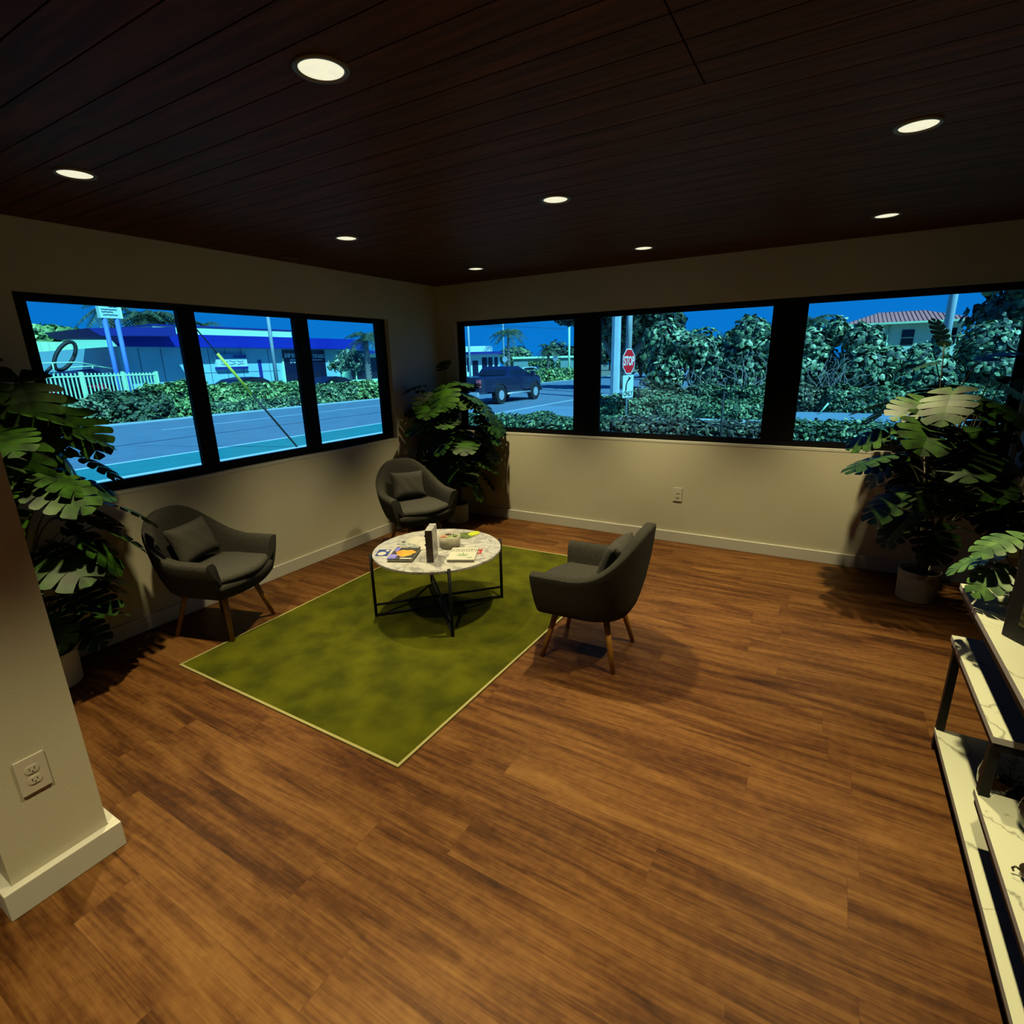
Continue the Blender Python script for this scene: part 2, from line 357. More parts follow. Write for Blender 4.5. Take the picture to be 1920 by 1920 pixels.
# ================================================================== WALL OUTLETS
def outlet(pos, rz, lab, w=0.078, h=0.128):
    t = thing('wall_outlet', lab, 'outlet', pos, rz)          # local: plate faces +X, width along Y
    b = MB(); b.bevbox(0, 0.006, -w / 2, w / 2, -h / 2, h / 2, 0.002); b.build('cover_plate', M_outlet, t)
    for s in (1, -1):
        b = MB(); ring = []
        for k in range(20):
            a = 2 * math.pi * k / 20; ring.append((0.0175 * math.cos(a), max(-0.013, min(0.013, 0.0165 * math.sin(a))) + s * 0.0195))
        vs = [(0.006, p[0], p[1]) for p in ring] + [(0.0085, p[0], p[1]) for p in ring]
        b.add(vs, [tuple(range(20, 40))] + [(i, (i + 1) % 20, 20 + (i + 1) % 20, 20 + i) for i in range(20)])
        so = b.build('socket', M_outlet, t)
        b = MB()
        for yy in (-0.0065, 0.0065): b.box(0.0085, 0.009, yy - 0.001, yy + 0.001, s * 0.0195 - 0.002, s * 0.0195 + 0.006)
        b.box(0.0085, 0.009, -0.002, 0.002, s * 0.0195 - 0.009, s * 0.0195 - 0.005); b.build('slots', M_slot, so)
outlet((2.673, -0.0005, 0.459), -math.pi / 2, 'white duplex power outlet on the back wall below the window')
outlet((1.7055, -4.44, 0.437), 0, 'white duplex power outlet on the divider wall at lower left')

# ================================================================== RUG
rc = [(0.66, -3.495), (2.362, -3.497), (2.425, -0.80), (0.59, -0.86)]
def inset(p, d):
    cx = sum(q[0] for q in p) / 4; cy = sum(q[1] for q in p) / 4
    return [(q[0] - math.copysign(d, q[0] - cx), q[1] - math.copysign(d, q[1] - cy)) for q in p]
rug = thing('area_rug', 'olive green area rug with thin pale border under the marble table', 'rug', (1.5, -2.15, 0))
b = MB(); b.prism([(p[0] - 1.5, p[1] + 2.15) for p in inset(rc, 0.012)], 0.001, 0.008); b.build('pile', M_rug, rug)
b = MB(); o_, i_ = rc, inset(rc, 0.014)
for k in range(4):
    q = [o_[k], o_[(k + 1) % 4], i_[(k + 1) % 4], i_[k]]; b.prism([(p[0] - 1.5, p[1] + 2.15) for p in q], 0.001, 0.0095)
b.build('border', M_rugedge, rug)

# ================================================================== ARMCHAIRS
def smooth01(t): t = max(0.0, min(1.0, t)); return t * t * (3 - 2 * t)
def outline(t, w, xf, xb, e=2.6):
    """t in -1..1 runs from the right arm front over the back to the left arm front"""
    s = 1 if t > 0 else -1; a = abs(t)
    # half path: back centre (a=0) to arm front (a=1)
    xc = xb + w * 1.02                     # where the round back turns into the straight arm
    if a < 0.58:
        th = a / 0.58 * math.pi / 2
        cx = xc - (xc - xb) * abs(math.cos(th)) ** (2 / e) * 1.0
        cy = w * abs(math.sin(th)) ** (2 / e)
    else:
        k = (a - 0.58) / 0.42; cx = xc + (xf - xc) * k; cy = w
    return Vector((cx, s * cy, 0))
def make_armchair():
    r = bpy.data.objects.new('armchair', None); COL.objects.link(r)
    N = 48; b = MB(); prof_n = 0; rows = []
    for i in range(N + 1):
        t = -1 + 2 * i / N
        top = outline(t, 0.318, 0.235, -0.352); bot = outline(t, 0.245, 0.215, -0.255)
        hh = 0.562 + (0.812 - 0.562) * smooth01(1 - (abs(t) - 0.02) / 0.62)
        a = outline(t - 0.01, 0.318, 0.235, -0.352); c = outline(t + 0.01, 0.318, 0.235, -0.352)
        tan = (c - a); tan.z = 0
        if tan.length < 1e-6: tan = Vector((1, 0, 0)) if t > 0 else Vector((-1, 0, 0))
        nrm = Vector((tan.y, -tan.x, 0)).normalized()
        if nrm.dot(Vector((top.x + 0.0, top.y, 0)) - Vector((0.05, 0, 0))) < 0: nrm = -nrm
        if abs(t) > 0.9: nrm = Vector((0, 1 if t > 0 else -1, 0))
        th = 0.066
        P = []
        P.append(Vector((bot.x * 0.82, bot.y * 0.82, 0.300)))
        P.append(Vector((bot.x * 0.97, bot.y * 0.97, 0.306)))
        for k in (0.06, 0.16, 0.35, 0.6, 0.82, 0.95):
            q = bot.lerp(top, k ** 0.75); q.z = 0.306 + (hh - 0.306) * k + 0.004; P.append(q + nrm * 0.010 * math.sin(k * math.pi))
        P.append(top + Vector((0, 0, hh - 0.008)) - nrm * 0.004)
        P.append(top + Vector((0, 0, hh)) - nrm * 0.014)
        P.append(top + Vector((0, 0, hh)) - nrm * (th - 0.014))
        P.append(top + Vector((0, 0, hh - 0.010)) - nrm * (th - 0.003))
        for k in (0.85, 0.55, 0.25):
            q = bot.lerp(top, 0.35 + 0.65 * k); q.z = 0.38 + (hh - 0.38) * k; P.append(q - nrm * (th + 0.004))
        q = bot.lerp(top, 0.3); q.z = 0.36; P.append(q - nrm * (th + 0.01))
        rows.append(P)
    n = len(rows[0]); vs = [v for P in rows for v in P]; fs = []
    for i in range(N):
        for j in range(n - 1): fs.append((i * n + j, i * n + j + 1, (i + 1) * n + j + 1, (i + 1) * n + j))
    b.add(vs, fs, 0, True)
    for i, flip in ((0, False), (N, True)):
        P = rows[i]; bulge = [p + Vector((0.010, 0, 0)) for p in P]
        c = sum(P, Vector()) / n; idx = [(k, k + 1) for k in range(n - 1)] + [(n - 1, 0)]
        b.add(P + [c + Vector((0.014, 0, 0))], [((p, q, n) if flip else (q, p, n)) for p, q in idx], 0, False)
    # closed seat box under the cushion with a curved front
    ol = [outline(-1 + 2 * i / 40, 0.240, 0.215, -0.250) for i in range(41)]
    fr = [Vector((0.215 + 0.060 * math.sin(math.pi * k / 10), 0.240 - 0.048 * k, 0)) for k in range(1, 10)]
    loop = ol + fr; m = len(loop); vs = []
    for sc, z in ((0.0, 0.298), (0.80, 0.298), (0.97, 0.305), (1.0, 0.325), (1.04, 0.36), (1.06, 0.39), (1.0, 0.402), (0.0, 0.402)):
        for p in loop: vs.append((0.02 + (p.x - 0.02) * sc, p.y * sc, z))
    fs = [(k * m + i, k * m + (i + 1) % m, (k + 1) * m + (i + 1) % m, (k + 1) * m + i) for k in range(7) for i in range(m)]
    b.add(vs, fs, 0, True)
    b.build('shell', M_fabric, r)
    # seat cushion
    ol = [outline(-1 + 2 * i / 40, 0.232, 0.215, -0.235) for i in range(41)]
    fr = [Vector((0.215 + 0.080 * math.sin(math.pi * k / 10), 0.232 - 0.0464 * k, 0)) for k in range(1, 10)]
    loop = ol + fr; m = len(loop); vs = []; prof = ((0.90, 0.398), (0.985, 0.402), (1.015, 0.418), (1.0, 0.436), (0.95, 0.447), (0.80, 0.453), (0.5, 0.457), (0.0, 0.458))
    for sc, z in prof:
        for p in loop: vs.append((0.02 + (p.x - 0.02) * sc, p.y * sc, z))
    fs = [(k * m + i, k * m + (i + 1) % m, (k + 1) * m + (i + 1) % m, (k + 1) * m + i) for k in range(len(prof) - 1) for i in range(m)]
    b = MB(); b.add(vs, fs, 0, True); b.build('seat_cushion', M_fabric2, r)
    for sx in (1, -1):
        for sy in (1, -1):
            b = MB(); b.tube([(sx * 0.140, sy * 0.128, 0.318), (sx * 0.215, sy * 0.198, 0.0)], [0.0195, 0.0125], 14); b.build('leg', M_legwood, r)
    return r
def make_pillow():
    b = MB(); n = 16; vs = []; fs = []
    for side in (1, -1):
        for i in range(n + 1):
            for j in range(n + 1):
                u = -1 + 2 * i / n; v = -1 + 2 * j / n
                px = 0.162 * u * (1 - 0.10 * (1 - abs(u) ** 2) * 0 - 0.09 * (1 - v * v)); pz = 0.130 * v * (1 - 0.09 * (1 - u * u))
                th = 0.062 * ((1 - u ** 4) * (1 - v ** 4)) ** 0.55
                wr = 0.003 * math.sin(9 * u + 5 * v) * (1 - v * v)
                vs.append((side * (th + (wr if th > 0.01 else 0)), px, pz))
    m = (n + 1) * (n + 1)
    for s in (0, 1):
        for i in range(n):
            for j in range(n):
                q = [s * m + i * (n + 1) + j, s * m + (i + 1) * (n + 1) + j, s * m + (i + 1) * (n + 1) + j + 1, s * m + i * (n + 1) + j + 1]
                fs.append(tuple(q if s == 0 else q[::-1]))
    b.add(vs, fs, 0, True); o = b.build('throw_pillow', M_fabric2)
    bm = bmesh.new(); bm.from_mesh(o.data); bmesh.ops.remove_doubles(bm, verts=bm.verts[:], dist=0.0005); bm.to_mesh(o.data); bm.free()
    return o
chair0 = make_armchair(); pil0 = make_pillow()
chairs = [((0.425, -3.045), 16.7, 'charcoal tub armchair by the left wall with a monstera beside it', 'charcoal pillow in the armchair by the left wall', 3),
          ((0.625, -1.275), -26.0, 'charcoal tub armchair in the room corner behind the marble table', 'charcoal pillow in the corner armchair behind the table', -3),
          ((2.700, -2.190), 182.5, 'charcoal tub armchair right of the table, seen from its back', 'charcoal pillow in the armchair seen from behind', 0)]
for i, ((x, y), deg, lab, plab, roll) in enumerate(chairs):
    o = chair0 if i == 0 else copy_tree(chair0)
    o.location = (x, y, 0.0085 if i == 1 else 0.0); o.rotation_euler = (0, 0, math.radians(deg)); tag(o, lab, 'armchair', 'grey tub armchairs')
    q = pil0 if i == 0 else copy_tree(pil0)
    rot = Matrix.Rotation(math.radians(deg), 4, 'Z')
    off = rot @ Vector((-0.150, 0.0, 0.595))
    q.matrix_world = Matrix.Translation((x + off.x, y + off.y, off.z)) @ rot @ Matrix.Rotation(math.radians(-20), 4, 'Y') @ Matrix.Rotation(math.radians(roll), 4, 'X')
    tag(q, plab, 'pillow', 'pillows on the armchairs')

# ================================================================== COFFEE TABLE
TX, TY, TZ = 1.565, -2.16, 0.452
tb = thing('coffee_table', 'round white marble coffee table on four thin black legs', 'table', (TX, TY, 0.0095))
zt = TZ - 0.0095
b = MB(); b.lathe([(0.0, zt - 0.020), (0.432, zt - 0.020), (0.437, zt - 0.016), (0.437, zt - 0.003), (0.434, zt), (0.0, zt)], seg=96, smooth=False); b.build('tabletop', M_marble, tb)
for k in range(4):
    a = math.radians(47 + 90 * k); c, s = math.cos(a), math.sin(a)
    b = MB(); b.tube([(0.449 * c, 0.449 * s, 0.0), (0.449 * c, 0.449 * s, zt + 0.012)], 0.0105, 12); b.build('leg', M_blackmetal, tb)
for k in range(2):
    a = math.radians(47 + 90 * k)
    for z in (0.012, 0.085):
        b = MB(); c, s = math.cos(a) * 0.449, math.sin(a) * 0.449
        b.tube([(-c, -s, z + 0.003 * k), (c, s, z + 0.003 * k)], 0.009, 8); b.build('crossbar', M_blackmetal, tb)
for k in range(2):
    a = math.radians(47 + 90 * k); c, s = math.cos(a) * 0.445, math.sin(a) * 0.445
    b = MB(); b.tube([(-c, -s, zt - 0.030 - 0.002 * k), (c, s, zt - 0.030 - 0.002 * k)], 0.008, 8); b.build('support_bar', M_blackmetal, tb)

# ------------------------------------------------------------------ things on the table
def oriented(name, lab, cat, cx, cy, deg, z=TZ + 0.0005): return thing(name, lab, cat, (cx, cy, z), math.radians(deg))
M_paper = mat('page_paper', (0.35, 0.33, 0.28), 0.8); M_white = mat('white_card', (0.38, 0.37, 0.32), 0.55)
M_navy = mat('navy_print', (0.01, 0.03, 0.16), 0.5); M_ink = mat('black_ink', (0.012, 0.012, 0.010), 0.6)
M_lime = mat('lime_print', (0.34, 0.38, 0.006), 0.5); M_orange = mat('orange_print', (0.46, 0.16, 0.008), 0.5, col2=(0.50, 0.29, 0.02), scale=18)
M_violet = mat('violet_print', (0.03, 0.06, 0.45), 0.5, col2=(0.30, 0.22, 0.50), scale=25); M_red = mat('red_print', (0.28, 0.03, 0.02), 0.5)
M_greyprint = mat('grey_print', (0.10, 0.115, 0.10), 0.5, col2=(0.35, 0.36, 0.32), scale=40); M_leafprint = mat('leaf_print', (0.05, 0.16, 0.02), 0.5)
# orange-cover book: corners (1.334,-2.302)(1.497,-2.233)(1.589,-2.455)(1.45,-2.546)
bk = oriented('cookbook', 'hardback book with orange and violet cover photo on the marble table', 'book', 1.467, -2.384, 25)
b = MB(); b.bevbox(-0.080, 0.078, -0.114, 0.114, 0.002, 0.020, 0.001); b.build('pages', M_paper, bk)
b = MB(); b.box(-0.083, 0.081, -0.118, 0.118, 0.0, 0.002); b.box(-0.083, 0.081, -0.118, 0.118, 0.020, 0.022); b.build('cover', M_ink, bk)
b = MB(); pts = []
for k in range(22):
    a = 2 * math.pi * k / 22; rr = 1 + 0.13 * math.sin(3 * a) + 0.09 * math.sin(7 * a); pts.append((0.008 + 0.062 * rr * math.cos(a), -0.005 + 0.062 * rr * math.sin(a)))
b.prism(pts, 0.022, 0.0224, 0); b.box(-0.082, -0.030, -0.112, -0.03, 0.022, 0.0222, 1); b.box(-0.080, -0.05, 0.03, 0.10, 0.022, 0.0222, 1)
b.box(0.0, 0.078, -0.114, -0.095, 0.022, 0.0223, 2); b.box(-0.06, 0.0, 0.100, 0.110, 0.022, 0.0223, 2); b.box(0.012, 0.07, 0.100, 0.110, 0.022, 0.0223, 2)
b.build('cover_picture', [M_orange, M_violet, M_white], bk)
# blue card
cd = oriented('drink_coaster', 'small navy blue card with a pale oval on the marble table', 'card', 1.296, -2.405, 30)
b = MB(); b.box(-0.042, 0.042, -0.062, 0.062, 0, 0.0015); b.build('card', M_navy, cd)
b = MB(); b.prism([(0.028 * math.cos(a) - 0.005, 0.034 * math.sin(a) - 0.018) for a in [2 * math.pi * k / 20 for k in range(20)]], 0.0015, 0.0018); b.box(0.012, 0.034, 0.022, 0.052, 0.0015, 0.0018); b.build('oval', M_white, cd)
# grey brochure and loose papers
gm = oriented('brochure', 'grey photo brochure lying on loose papers on the table', 'brochure', 1.343, -2.208, -5, TZ + 0.0025)
b = MB(); b.box(-0.085, 0.085, -0.032, 0.034, 0, 0.001); b.build('photo', M_greyprint, gm)
for q_ in ((-0.085, -0.055, 0.016, 0.036), (0.055, 0.085, -0.03, -0.01)): b = MB(); b.box(*q_, 0.001, 0.0013); b.build('corner_print', M_ink, gm)
pp = oriented('magazine', 'open cream magazine with a grey picture near the far table edge', 'magazine', 1.372, -2.13, 20)
b = MB(); b.box(-0.095, 0.0, -0.14, 0.125, 0, 0.0015); b.box(0.002, 0.097, -0.14, 0.125, 0, 0.0019); b.build('pages', M_paper, pp)
b = MB(); b.box(0.018, 0.055, 0.04, 0.085, 0.0019, 0.0021); b.box(-0.080, -0.076, -0.02, 0.11, 0.0015, 0.0017); b.build('print', M_greyprint, pp)
# white cannabis book
wb_ = oriented('pharmacy_book', 'white paperback with a green leaf titled CANNABIS PHARMACY', 'book', 1.820, -2.212, 27)
b = MB(); b.bevbox(-0.086, 0.086, -0.112, 0.112, 0.001, 0.017, 0.001); b.build('pages', M_paper, wb_)
b = MB(); b.box(-0.088, 0.088, -0.115, 0.115, 0.017, 0.0185); b.box(-0.088, 0.088, -0.115, 0.115, 0.0, 0.001); b.build('cover', M_white, wb_)
text('title', 'CANNABIS', 0.034, M_ink, wb_, frame((0, 0.075, 0.0186), (1, 0, 0), (0, 1, 0)), extrude=0.0002)
text('title', 'PHARMACY', 0.033, M_ink, wb_, frame((0, 0.045, 0.0186), (1, 0, 0), (0, 1, 0)), extrude=0.0002)
b = MB()
for a, ln in ((90, 0.07), (55, 0.06), (125, 0.06), (20, 0.048), (160, 0.048), (-12, 0.03), (192, 0.03)):
    d = Vector((math.cos(math.radians(a)), math.sin(math.radians(a)))); p = Vector((-d.y, d.x)); o0 = Vector((0, -0.045))
    q = [o0, o0 + d * ln * 0.5 + p * ln * 0.08, o0 + d * ln, o0 + d * ln * 0.5 - p * ln * 0.08]; b.prism([(v.x, v.y) for v in q], 0.0185, 0.0188)
b.box(0.035, 0.07, -0.082, -0.072, 0.0185, 0.0188); b.build('leaf_picture', M_leafprint, wb_)
ub = oriented('leaflet', 'dark triangular printed leaflet showing beside the white paperback', 'leaflet', 1.852, -2.095, 27)
b = MB(); b.prism([(-0.03, -0.045), (0.03, -0.05), (0.035, 0.045), (-0.025, 0.03)], 0, 0.001); b.build('sheet', M_red, ub)
b = MB(); b.prism([(-0.005, -0.03), (0.018, -0.03), (0.012, 0.012)], 0.001, 0.0013); b.build('print', M_white, ub)
# black and lime brochures
kb = oriented('flyer', 'black and green photo flyer behind the succulent bowl on the table', 'flyer', 1.585, -1.845, 25)
b = MB(); b.prism([(-0.06, 0.05), (0.02, 0.075), (0.065, -0.01), (0.03, -0.085), (-0.055, -0.07)], 0, 0.001); b.build('photo', mat('green_photo', (0.015, 0.02, 0.008), 0.5, col2=(0.12, 0.17, 0.03), scale=30), kb)
lm = oriented('lime_card', 'bright lime green round card at the far table edge', 'card', 1.615, -1.785, 0, TZ + 0.0018)
b = MB(); b.prism([(0.038 * math.cos(a), 0.055 * math.sin(a)) for a in [2 * math.pi * k / 24 for k in range(24)]], 0, 0.001); b.build('card', M_lime, lm)
# upright box
tw = oriented('brochure_holder', 'tall dark wood and marble brochure holder standing on the table', 'holder', 1.672, -2.352, 27)
M_dw = grain_material('dark_holder_wood', (0.020, 0.010, 0.008), (0.055, 0.032, 0.026), 0.5, sx=3, sy=20)
b = MB(); b.bevbox(-0.0225, 0.0225, -0.058, -0.050, 0, 0.212, 0.002); b.build('front_panel', M_dw, tw)
b = MB(); b.bevbox(-0.0225, 0.0225, -0.050, 0.095, 0, 0.214, 0.002); b.build('body', M_marble, tw)
for z in (0.165, 0.105):
    b = MB(); b.tube([(-0.0225, -0.02, z), (-0.036, -0.02, z)], [0.008, 0.006], 12); b.build('knob', M_ink, tw)
# succulent bowl
sb = oriented('succulent_bowl', 'round grey concrete bowl of small succulents on the marble table', 'planter', 1.625, -2.095, 0)
b = MB(); b.lathe([(0.0, 0.0), (0.064, 0.0), (0.070, 0.006), (0.076, 0.080), (0.070, 0.081), (0.066, 0.060), (0.0, 0.058)], seg=40); b.build('bowl', M_pot, sb)
b = MB(); b.lathe([(0.0, 0.064), (0.067, 0.060)], seg=24); b.build('soil', M_soil, sb)
rnd = random.Random(11); sucm = [mat('succulent_green', (0.10, 0.16, 0.05), 0.5), mat('succulent_dark', (0.05, 0.02, 0.02), 0.5), mat('succulent_pink', (0.38, 0.15, 0.09), 0.5), mat('succulent_pale', (0.26, 0.30, 0.12), 0.5)]
def rosette(b, c, r, mi, rows=3):
    for q in range(rows):
        n = 8 - q; rad = r * (1 - q * 0.27)
        for k in range(n):
            a = 2 * math.pi * (k + q * 0.5) / n; d = Vector((math.cos(a), math.sin(a), 0)); s = Vector((-d.y, d.x, 0)); z = 0.3 + q * 0.35
            tip = c + d * rad + Vector((0, 0, rad * z)); md = c + d * rad * 0.55 + Vector((0, 0, rad * z * 0.4)); w = rad * 0.26
            b.add([c, md + s * w, tip, md - s * w, md + Vector((0, 0, rad * 0.16))], [(0, 1, 4), (1, 2, 4), (2, 3, 4), (3, 0, 4), (0, 3, 2, 1)], mi, False)
for k, (dx, dy, r, mi) in enumerate([(0.03, 0.025, 0.034, 0), (-0.03, 0.03, 0.030, 1), (-0.028, -0.030, 0.034, 2), (0.032, -0.028, 0.032, 3), (0.0, 0.0, 0.028, 3), (0.0, 0.045, 0.022, 1), (0.0, -0.05, 0.022, 0)]):
    b = MB(); rosette(b, Vector((dx, dy, 0.066)), r, 0); b.build('succulent', sucm[mi], sb)

# ================================================================== MONSTERA PLANTS
def monstera_leaf(b, base, d, up, L, mi=0, holes=True, droop=0.35, cup=0.12, clampf=None):
    d = Vector(d).normalized(); up = Vector(up); side = d.cross(up).normalized(); up = side.cross(d).normalized()
    nl = 5; us = [-0.10, 0.12, 0.30, 0.48, 0.66, 0.84]
    def W(u): u = (u + 0.1) / 1.1; return 0.56 * L * (max(0.0, math.sin(math.pi * min(1, max(0, u)) ** 0.72)) ** 0.62)
    def pos(u, w, s):
        x = u * L; y = w
        z = -droop * L * (max(0, u) ** 2) - droop * 0.55 * (w * w) / L * 1.6 + cup * w
        p = Vector(base) + d * x + side * (s * y) + up * z
        return clampf(p) if clampf else p
    for s in (1, -1):
        vs = []; fs = []
        def V(p): vs.append(p); return len(vs) - 1
        for i in range(nl):
            u0, u1 = us[i], us[i + 1]; w0, w1 = W(max(u0, -0.095)), W(u1); sweep = 0.05 + 0.14 * i / nl - (0.10 if i == 0 else 0)
            g = 0.016 if i > 0 else 0.0; g1 = 0.016 if i < nl - 1 else 0.0
            a0 = V(pos(max(u0, 0.0), 0.0, s)); a1 = V(pos(u1, 0.0, s)); um = (u0 + u1) / 2
            i0 = V(pos(u0 + sweep * 0.5, w0 * 0.52, s)); i1 = V(pos(u1 + sweep * 0.5, w1 * 0.52, s))
            o0 = V(pos(u0 + sweep + g, w0 * 0.97, s)); o1 = V(pos(u1 + sweep - g1, w1 * 0.97, s)); tp = V(pos(um + sweep, W(um) * 1.05, s)); mm = V(pos(um + sweep * 0.75, W(um) * 0.78, s)); q0 = V(pos(u0 * 0.72 + u1 * 0.28 + sweep + g * 0.4, W(u0 * 0.72 + u1 * 0.28) * 1.045, s)); q1 = V(pos(u0 * 0.28 + u1 * 0.72 + sweep - g1 * 0.4, W(u0 * 0.28 + u1 * 0.72) * 1.045, s))
            fs += [(a0, a1, i1, i0), (i0, i1, mm), (i0, mm, o0), (i1, o1, mm), (mm, o1, q1), (mm, q1, tp), (mm, tp, q0), (mm, q0, o0)]
        # tip
        a0 = V(pos(us[-1], 0, s)); a1 = V(pos(1.04, 0, s)); c = V(pos(us[-1] + 0.10, W(us[-1]) * 0.42, s)); e = V(pos(us[-1] + 0.16, W(us[-1]) * 0.55, s))
        fs += [(a0, a1, c), (a1, e, c)]
        if s < 0: fs = [tuple(reversed(f)) for f in fs]
        b.add(vs, fs, mi, True)
def sized_pot(r, h, prof_mat, t, inner=0.9):
    b = MB(); b.lathe([(0.0, 0.0), (r * 0.90, 0.0), (r * 0.95, 0.008), (r, h - 0.006), (r * 0.985, h), (r * 0.93, h), (r * 0.90, h - 0.03), (0.0, h - 0.03)], seg=40); b.build('pot', prof_mat, t)
    b = MB(); b.lathe([(0.0, h - 0.018), (r * 0.88, h - 0.026)], seg=28); b.build('soil', M_soil, t)
def monstera(lab, x, y, potmat, rp, hp, keys, nrand, zr, rr, seed, lim, rleaf=(0.20, 0.30), canes=3, az=None):
    """keys: (dx,dy,z, heading deg, pitch deg, length)"""
    t = thing('potted_monstera', lab, 'plant', (x, y, 0), 0, 'tall monstera plants in pots')
    rnd = random.Random(seed); sized_pot(rp, hp, potmat, t)
    def cl(p): return Vector((max(lim[0] - x, min(lim[1] - x, p.x)), max(lim[2] - y, min(lim[3] - y, p.y)), max(0.02, p.z)))
    cane = []
    for k in range(canes):
        a = 2 * math.pi * k / canes + 0.4; top = zr[1] * (0.92 - 0.14 * k)
        pts = [cl(Vector((math.cos(a) * (0.03 + 0.05 * u) + 0.015 * math.sin(5 * u + k), math.sin(a) * (0.03 + 0.05 * u) + 0.012 * math.cos(4 * u), hp - 0.03 + (top - hp) * u))) for u in [i / 9 for i in range(10)]]
        cane.append(pts); b = MB(); b.tube(pts, [0.015 - 0.0075 * i / 9 for i in range(10)], 8); b.build('stem', M_stem, t)
    leaves = [(*k_, ) for k_ in keys]
    for i in range(nrand):
        ph = (i * 137.5 + rnd.uniform(-25, 25)) % 360
        if az and not (az[0] <= ph <= az[1] or az[0] <= ph - 360 <= az[1]): ph = rnd.uniform(*az)
        f = (i + 0.5) / nrand; z = zr[0] + (zr[1] - zr[0]) * f; R = rr(f) * rnd.uniform(0.45, 1.0)
        leaves.append((math.cos(math.radians(ph)) * R, math.sin(math.radians(ph)) * R, z + rnd.uniform(-0.04, 0.04), ph + rnd.uniform(-25, 25), rnd.uniform(-50, -5), rnd.uniform(*rleaf)))
    bl = MB(); bp = MB()
    for (dx, dy, z, hd, pt, L) in leaves:
        c = rnd.choice(cane); zi = max(hp + 0.05, z - rnd.uniform(0.18, 0.4)); p0 = min(c, key=lambda q: abs(q.z - zi))
        e = cl(Vector((dx, dy, z))); m1 = cl(p0.lerp(e, 0.5) + Vector((0, 0, 0.10 + 0.1 * rnd.random())))
        P = [p0.lerp(m1, u).lerp(m1.lerp(e, u), u) for u in [i / 7 for i in range(8)]]
        bp.tube(P, [0.005] * 4 + [0.0035] * 4, 5)
        h = math.radians(hd); q = math.radians(pt); d = Vector((math.cos(h) * math.cos(q), math.sin(h) * math.cos(q), math.sin(q)))
        up = Vector((rnd.uniform(-0.25, 0.25), rnd.uniform(-0.25, 0.25), 1)) if abs(pt) < 70 else Vector((-math.cos(h), -math.sin(h), 0.2))
        monstera_leaf(bl, e, d, up, L, 0, droop=rnd.uniform(0.15, 0.4), cup=rnd.uniform(0.02, 0.22), clampf=cl)
    bl.build('foliage', M_leaf, t); bp.build('petioles', M_stem, t)
    return t
# plant at the right (pot at 4.465,-0.48)
monstera('tall potted monstera at the right, in front of the back window', 4.465, -0.475, M_pot, 0.124, 0.215,
         [(-0.10, 0.03, 1.72, 200, 72, 0.17), (-0.12, 0.05, 1.60, 160, -5, 0.16), (-0.30, 0.02, 1.36, 185, -12, 0.27), (0.10, -0.02, 1.62, 15, 25, 0.26), (0.22, 0.0, 1.50, -10, -10, 0.28), (0.15, -0.12, 1.38, -40, -20, 0.28),
          (-0.28, -0.05, 0.95, 190, -8, 0.22), (-0.20, -0.12, 0.72, 205, -35, 0.22), (0.05, -0.15, 1.20, -60, -25, 0.28), (0.18, -0.1, 1.05, -20, -15, 0.3)],
         38, (0.50, 1.52), lambda f: 0.20 + 0.17 * math.sin(math.pi * f), 5, (3.9, 4.92, -1.2, -0.03), (0.22, 0.31), 4)
# plant in the corner
monstera('tall potted monstera in the room corner behind the armchair', 0.395, -0.335, M_pot, 0.12, 0.20,
         [(-0.05, -0.05, 1.62, 120, 45, 0.15), (0.10, 0.02, 1.48, 330, 5, 0.20), (-0.20, -0.18, 1.46, 225, 0, 0.24), (-0.15, -0.22, 1.38, -60, -55, 0.26), (-0.10, -0.22, 1.12, -55, -60, 0.27), (0.02, -0.20, 1.25, -50, -55, 0.27), (0.15, -0.10, 1.05, -40, -55, 0.26), (0.0, -0.2, 0.9, -50, -50, 0.26), (0.22, 0.05, 1.33, 320, -20, 0.20), (0.32, 0.1, 0.98, 350, -20, 0.22), (0.34, 0.12, 0.80, 345, -40, 0.2), (-0.2, -0.2, 1.25, 235, -60, 0.26)],
         46, (0.50, 1.46), lambda f: 0.24 + 0.13 * math.sin(math.pi * f), 8, (0.03, 1.1, -1.0, -0.03), (0.22, 0.30), 4)
# plant behind the divider wall
monstera('tall potted monstera beside the left window behind the divider wall', 0.235, -3.93, M_potwhite, 0.125, 0.20,
         [(0.06, 0.02, 1.74, -15, -50, 0.22), (0.08, -0.02, 1.60, -20, -62, 0.28), (0.10, 0.16, 1.66, -8, -60, 0.26), (0.10, 0.26, 1.54, 10, -62, 0.27), (0.08, 0.36, 1.46, 20, -55, 0.24), (0.08, 0.26, 1.40, 80, -15, 0.26), (0.05, 0.12, 1.50, -40, -65, 0.26), (0.16, 0.10, 1.34, -75, -62, 0.24), (0.14, 0.20, 1.14, 60, -25, 0.25),
          (0.12, 0.38, 0.97, 80, -22, 0.27), (0.14, 0.30, 0.86, 70, -35, 0.28), (0.10, 0.22, 0.60, 85, -25, 0.24), (0.14, 0.12, 0.42, 75, -5, 0.24), (0.1, 0.1, 0.36, 30, -30, 0.2), (0.12, 0.3, 1.25, 85, -30, 0.24)],
         24, (0.45, 1.55), lambda f: 0.16 + 0.14 * math.sin(math.pi * f), 3, (0.03, 0.9, -4.24, -3.2), (0.23, 0.32), 3, az=(-60, 120))

